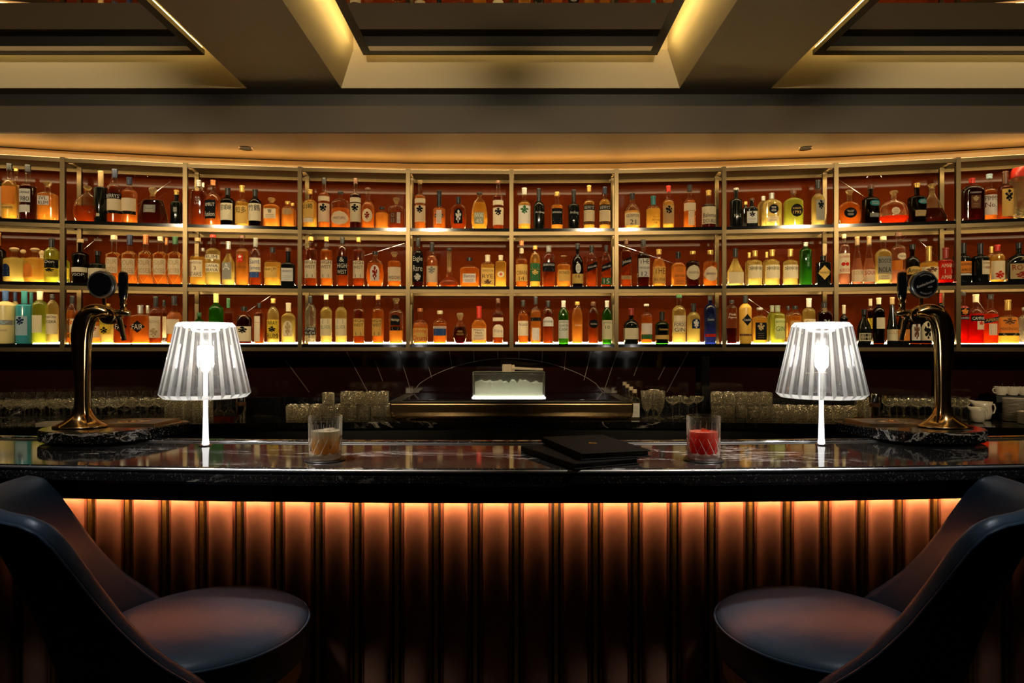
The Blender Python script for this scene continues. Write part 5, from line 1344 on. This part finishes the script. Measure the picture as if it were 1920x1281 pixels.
def pitcher(px, off, lb, sc):
    p = cpt(px, CT, off); t = empty('cream_jug', (p.x, p.y, CT+.0003), 0, lb, 'jug', 'white jugs at the right end'); t.scale = (sc, sc, sc)
    N = 28; vs = []
    for r, z in ((.030, 0), (.045, .01), (.055, .05), (.050, .09), (.058, .12), (.055, .12), (.046, .09), (.050, .05), (.03, .012)):
        for k in range(N):
            a = 2*math.pi*k/N; sp = max(0, math.cos(a-math.pi))**6*(.035 if z > .1 else .01 if z > .08 else 0)
            vs.append(((r+sp)*math.cos(a), r*math.sin(a), z+(sp*.4)))
    m = 9; fs = [(i*N+k, i*N+(k+1) % N, (i+1)*N+(k+1) % N, (i+1)*N+k) for i in range(m-1) for k in range(N)]+[tuple(range(N))[::-1], tuple((m-1)*N+k for k in range(N))]
    obj('jug_body', vs, fs, M['china'], t, True)
    mb = MB(); mb.tube([(.053, 0, .105), (.078, 0, .10), (.085, 0, .075), (.075, 0, .045), (.053, 0, .04)], .005, 8); mb.build('handle', M['china'], t)
pitcher(1842, -.02, 'white china jug with spout, in front of the dark riser', 1.0); pitcher(1833, -.2, 'white china jug nearest the coupe glasses, handle to the right', .8)
# ------------------------------------------------------------------ bar stools
def make_stool():
    """seat centre at the origin, facing +X, seat top at z = 0"""
    t = empty('bar_stool', (0, 0, 0))
    R = .238
    N = 56; vs = []; prof = [(0.001, .022), (.3, .021), (.6, .016), (.82, .006), (.93, -.004), (.985, -.013), (1.0, -.022), (1.005, -.040), (1.0, -.075), (.97, -.098), (.90, -.104), (.001, -.104)]
    for q, z in prof: vs += [(R*q*math.cos(2*math.pi*k/N), R*q*math.sin(2*math.pi*k/N), z) for k in range(N)]
    m = len(prof); fs = [(i*N+k, i*N+(k+1) % N, (i+1)*N+(k+1) % N, (i+1)*N+k) for i in range(m-1) for k in range(N)]
    me = mesh('seat_cushion', vs, fs, True); bm = bmesh.new(); bm.from_mesh(me); bmesh.ops.recalc_face_normals(bm, faces=bm.faces); bm.to_mesh(me); bm.free()
    link('seat_cushion', me, M['leather'], t)
    mb = MB(); mb.tube([(R*1.004*math.cos(2*math.pi*k/64), R*1.004*math.sin(2*math.pi*k/64), -.019) for k in range(65)], .0026, 8, False); mb.build('piping', M['leather'], t)
    mb = MB(); mb.lathe([(R*.90, -.1045), (R*.925, -.108), (R*.925, -.150), (R*.88, -.153)], 56); mb.build('brass_band', M['brass_strip'], t, True)
    mb = MB(); mb.lathe([(.035, -.154), (.03, -.2), (.03, -.60), (.05, -.62), (.21, -.635), (.22, -.645), (.22, -.655)], 40); mb.build('pedestal', M['brass'], t, True)
    mb = MB(); mb.tube([(.19*math.cos(2*math.pi*k/40), .19*math.sin(2*math.pi*k/40), -.45) for k in range(41)], .011, 10, False)
    for a in (0, 2.094, 4.189): mb.tube([(.03*math.cos(a), .03*math.sin(a), -.45), (.19*math.cos(a), .19*math.sin(a), -.45)], .008, 8)
    mb.build('foot_ring', M['brass'], t)
    # wrap-around back shell
    A = math.radians(84); nt, nz = 64, 22
    HT = .335
    def height(u):                 # u = |angle| 0..84 deg
        d_ = math.degrees(u)
        pts = [(0, 1.0), (34, .985), (39, .955), (42, .86), (45, .71), (48, .57), (52, .42), (56, .31), (60, .215), (64, .135), (68, .07), (72, .01), (77, -.06), (84, -.2)]
        for (a, h), (b, k) in zip(pts, pts[1:]):
            if a <= d_ <= b: return HT*(h+(k-h)*(d_-a)/(b-a))
        return HT*-.2
    def rad(z): zz = max(0, (z+.10)/(HT+.10)); return .252+.14*zz**1.35
    inner, outer = [], []
    for i in range(nt+1):
        th = -A+2*A*i/nt; h = height(abs(th)); cr, crr = [], []
        for j in range(nz+1):
            z = -.20+(h+.20)*j/nz; r = rad(z); flare = .0
            ti = .024+.010*(j/nz)
            c, s = -math.cos(th), math.sin(th)
            cr.append(((r)*c, (r)*s, z)); crr.append(((r+ti)*c, (r+ti)*s, z-.006*(j/nz)))
        inner.append(cr); outer.append(crr)
    vs, fs = [], []
    def idx(side, i, j): return side*(nt+1)*(nz+1)+i*(nz+1)+j
    for g in (inner, outer):
        for c in g: vs += c
    # crowned rolled rim
    rim0 = len(vs)
    K = 5
    for i in range(nt+1):
        a = Vector(inner[i][nz]); b = Vector(outer[i][nz])
        for q in range(1, K+1):
            f = q/(K+1); p = a.lerp(b, f); p.z += .013*math.sin(math.pi*f); vs.append(tuple(p))
    for i in range(nt):
        for j in range(nz):
            fs.append((idx(0, i, j), idx(0, i, j+1), idx(0, i+1, j+1), idx(0, i+1, j)))
            fs.append((idx(1, i, j), idx(1, i+1, j), idx(1, i+1, j+1), idx(1, i, j+1)))
        ra = [idx(0, i, nz)]+[rim0+i*K+q for q in range(K)]+[idx(1, i, nz)]
        rb = [idx(0, i+1, nz)]+[rim0+(i+1)*K+q for q in range(K)]+[idx(1, i+1, nz)]
        for q in range(K+1): fs.append((ra[q], ra[q+1], rb[q+1], rb[q]))
        fs.append((idx(0, i, 0), idx(0, i+1, 0), idx(1, i+1, 0), idx(1, i, 0)))
    for i in (0, nt):
        for j in range(nz):
            fs.append((idx(0, i, j), idx(1, i, j), idx(1, i, j+1), idx(0, i, j+1)))
        fs.append(tuple([idx(0, i, nz)]+[rim0+i*K+q for q in range(K)]+[idx(1, i, nz)]))
    me = mesh('back_shell', vs, fs, True); bm = bmesh.new(); bm.from_mesh(me); bmesh.ops.recalc_face_normals(bm, faces=bm.faces); bm.to_mesh(me); bm.free()
    o = link('back_shell', me, M['leather'], t)
    mb = MB(); mb.tube([tuple(Vector(outer[i][nz])+Vector((0, 0, .002))) for i in range(nt+1)], .0032, 8); mb.build('rim_piping', M['leather'], t)
    # outer skirt below the shell
    return t
SZ = .752
st1 = make_stool(); st1.location = (-.728, 1.575, SZ); st1.rotation_euler = (0, 0, math.radians(36))
tag(st1, 'dark leather bucket bar stool at the left, its back to the left edge', 'bar stool', 'bar stools')
st2 = bpy.data.objects.new('bar_stool', None); COL.objects.link(st2)
for c in list(st1.children):
    o = c.copy(); COL.objects.link(o); o.parent = st2
st2.location = (.728, 1.575, SZ); st2.rotation_euler = (0, 0, math.radians(180-36))
tag(st2, 'dark leather bucket bar stool at the right, its back to the right edge', 'bar stool', 'bar stools')
# ------------------------------------------------------------------ ceiling spotlights added out of view to light stools, bar and shelving
def spot(name, loc, target, power, col, size, blend=.6, radius=.05, label=''):
    t = empty(name, loc, 0, label, 'downlight', 'added spotlights over the customer side')
    mb = MB(); mb.lathe([(.045, -.012), (.055, -.012), (.055, 0)], 24, cap0=False); mb.build('housing', M['black'], t, True)
    ld = bpy.data.lights.new(name+'_beam', 'SPOT'); ld.energy = power; ld.color = col; ld.spot_size = math.radians(size); ld.spot_blend = blend; ld.shadow_soft_size = radius
    lo = bpy.data.objects.new('beam', ld); COL.objects.link(lo); lo.location = Vector(loc)+Vector((0, 0, -.02))
    lo.rotation_euler = (Vector(target)-Vector(loc)).to_track_quat('-Z', 'Y').to_euler()
for s, nm in ((-1, 'left'), (1, 'right')):
    spot('added_spotlight', (s*1.38, .80, BZ), (s*.88, 1.42, .85), 150, (.84, .92, 1.0), 34, .8, .12, 'added ceiling spotlight over the %s stool, out of view' % nm)  # added cool light from above for the seats
    spot('added_spotlight', (s*1.37, 1.30, BZ), (s*.48, 1.70, 1.15), 330, (1, .9, .80), 24, .8, .05, 'added ceiling spotlight over the %s half of the bar, out of view' % nm)  # added to brighten the cocktails
for s, nm in ((-1, 'left'), (1, 'right')):
    spot('added_spotlight', (s*1.37, .55, BZ), (s*1.27, 2.03, 1.28), 60, (1, .90, .74), 22, .8, .05, 'added ceiling spotlight aimed at the %s beer tap, out of view' % nm)  # added for highlights on the gold towers
for x, nm in ((-2.6, 'farthest left'), (-.85, 'left of the middle'), (.85, 'right of the middle'), (2.6, 'farthest right')):
    spot('added_spotlight', (x, .12, BZ), (x*1.15, 4.75, 2.12), 540, (1, .80, .50), 38, .6, .05, 'added ceiling spotlight aimed at the shelving, %s, out of view' % nm)  # added to light bottles and labels from the front
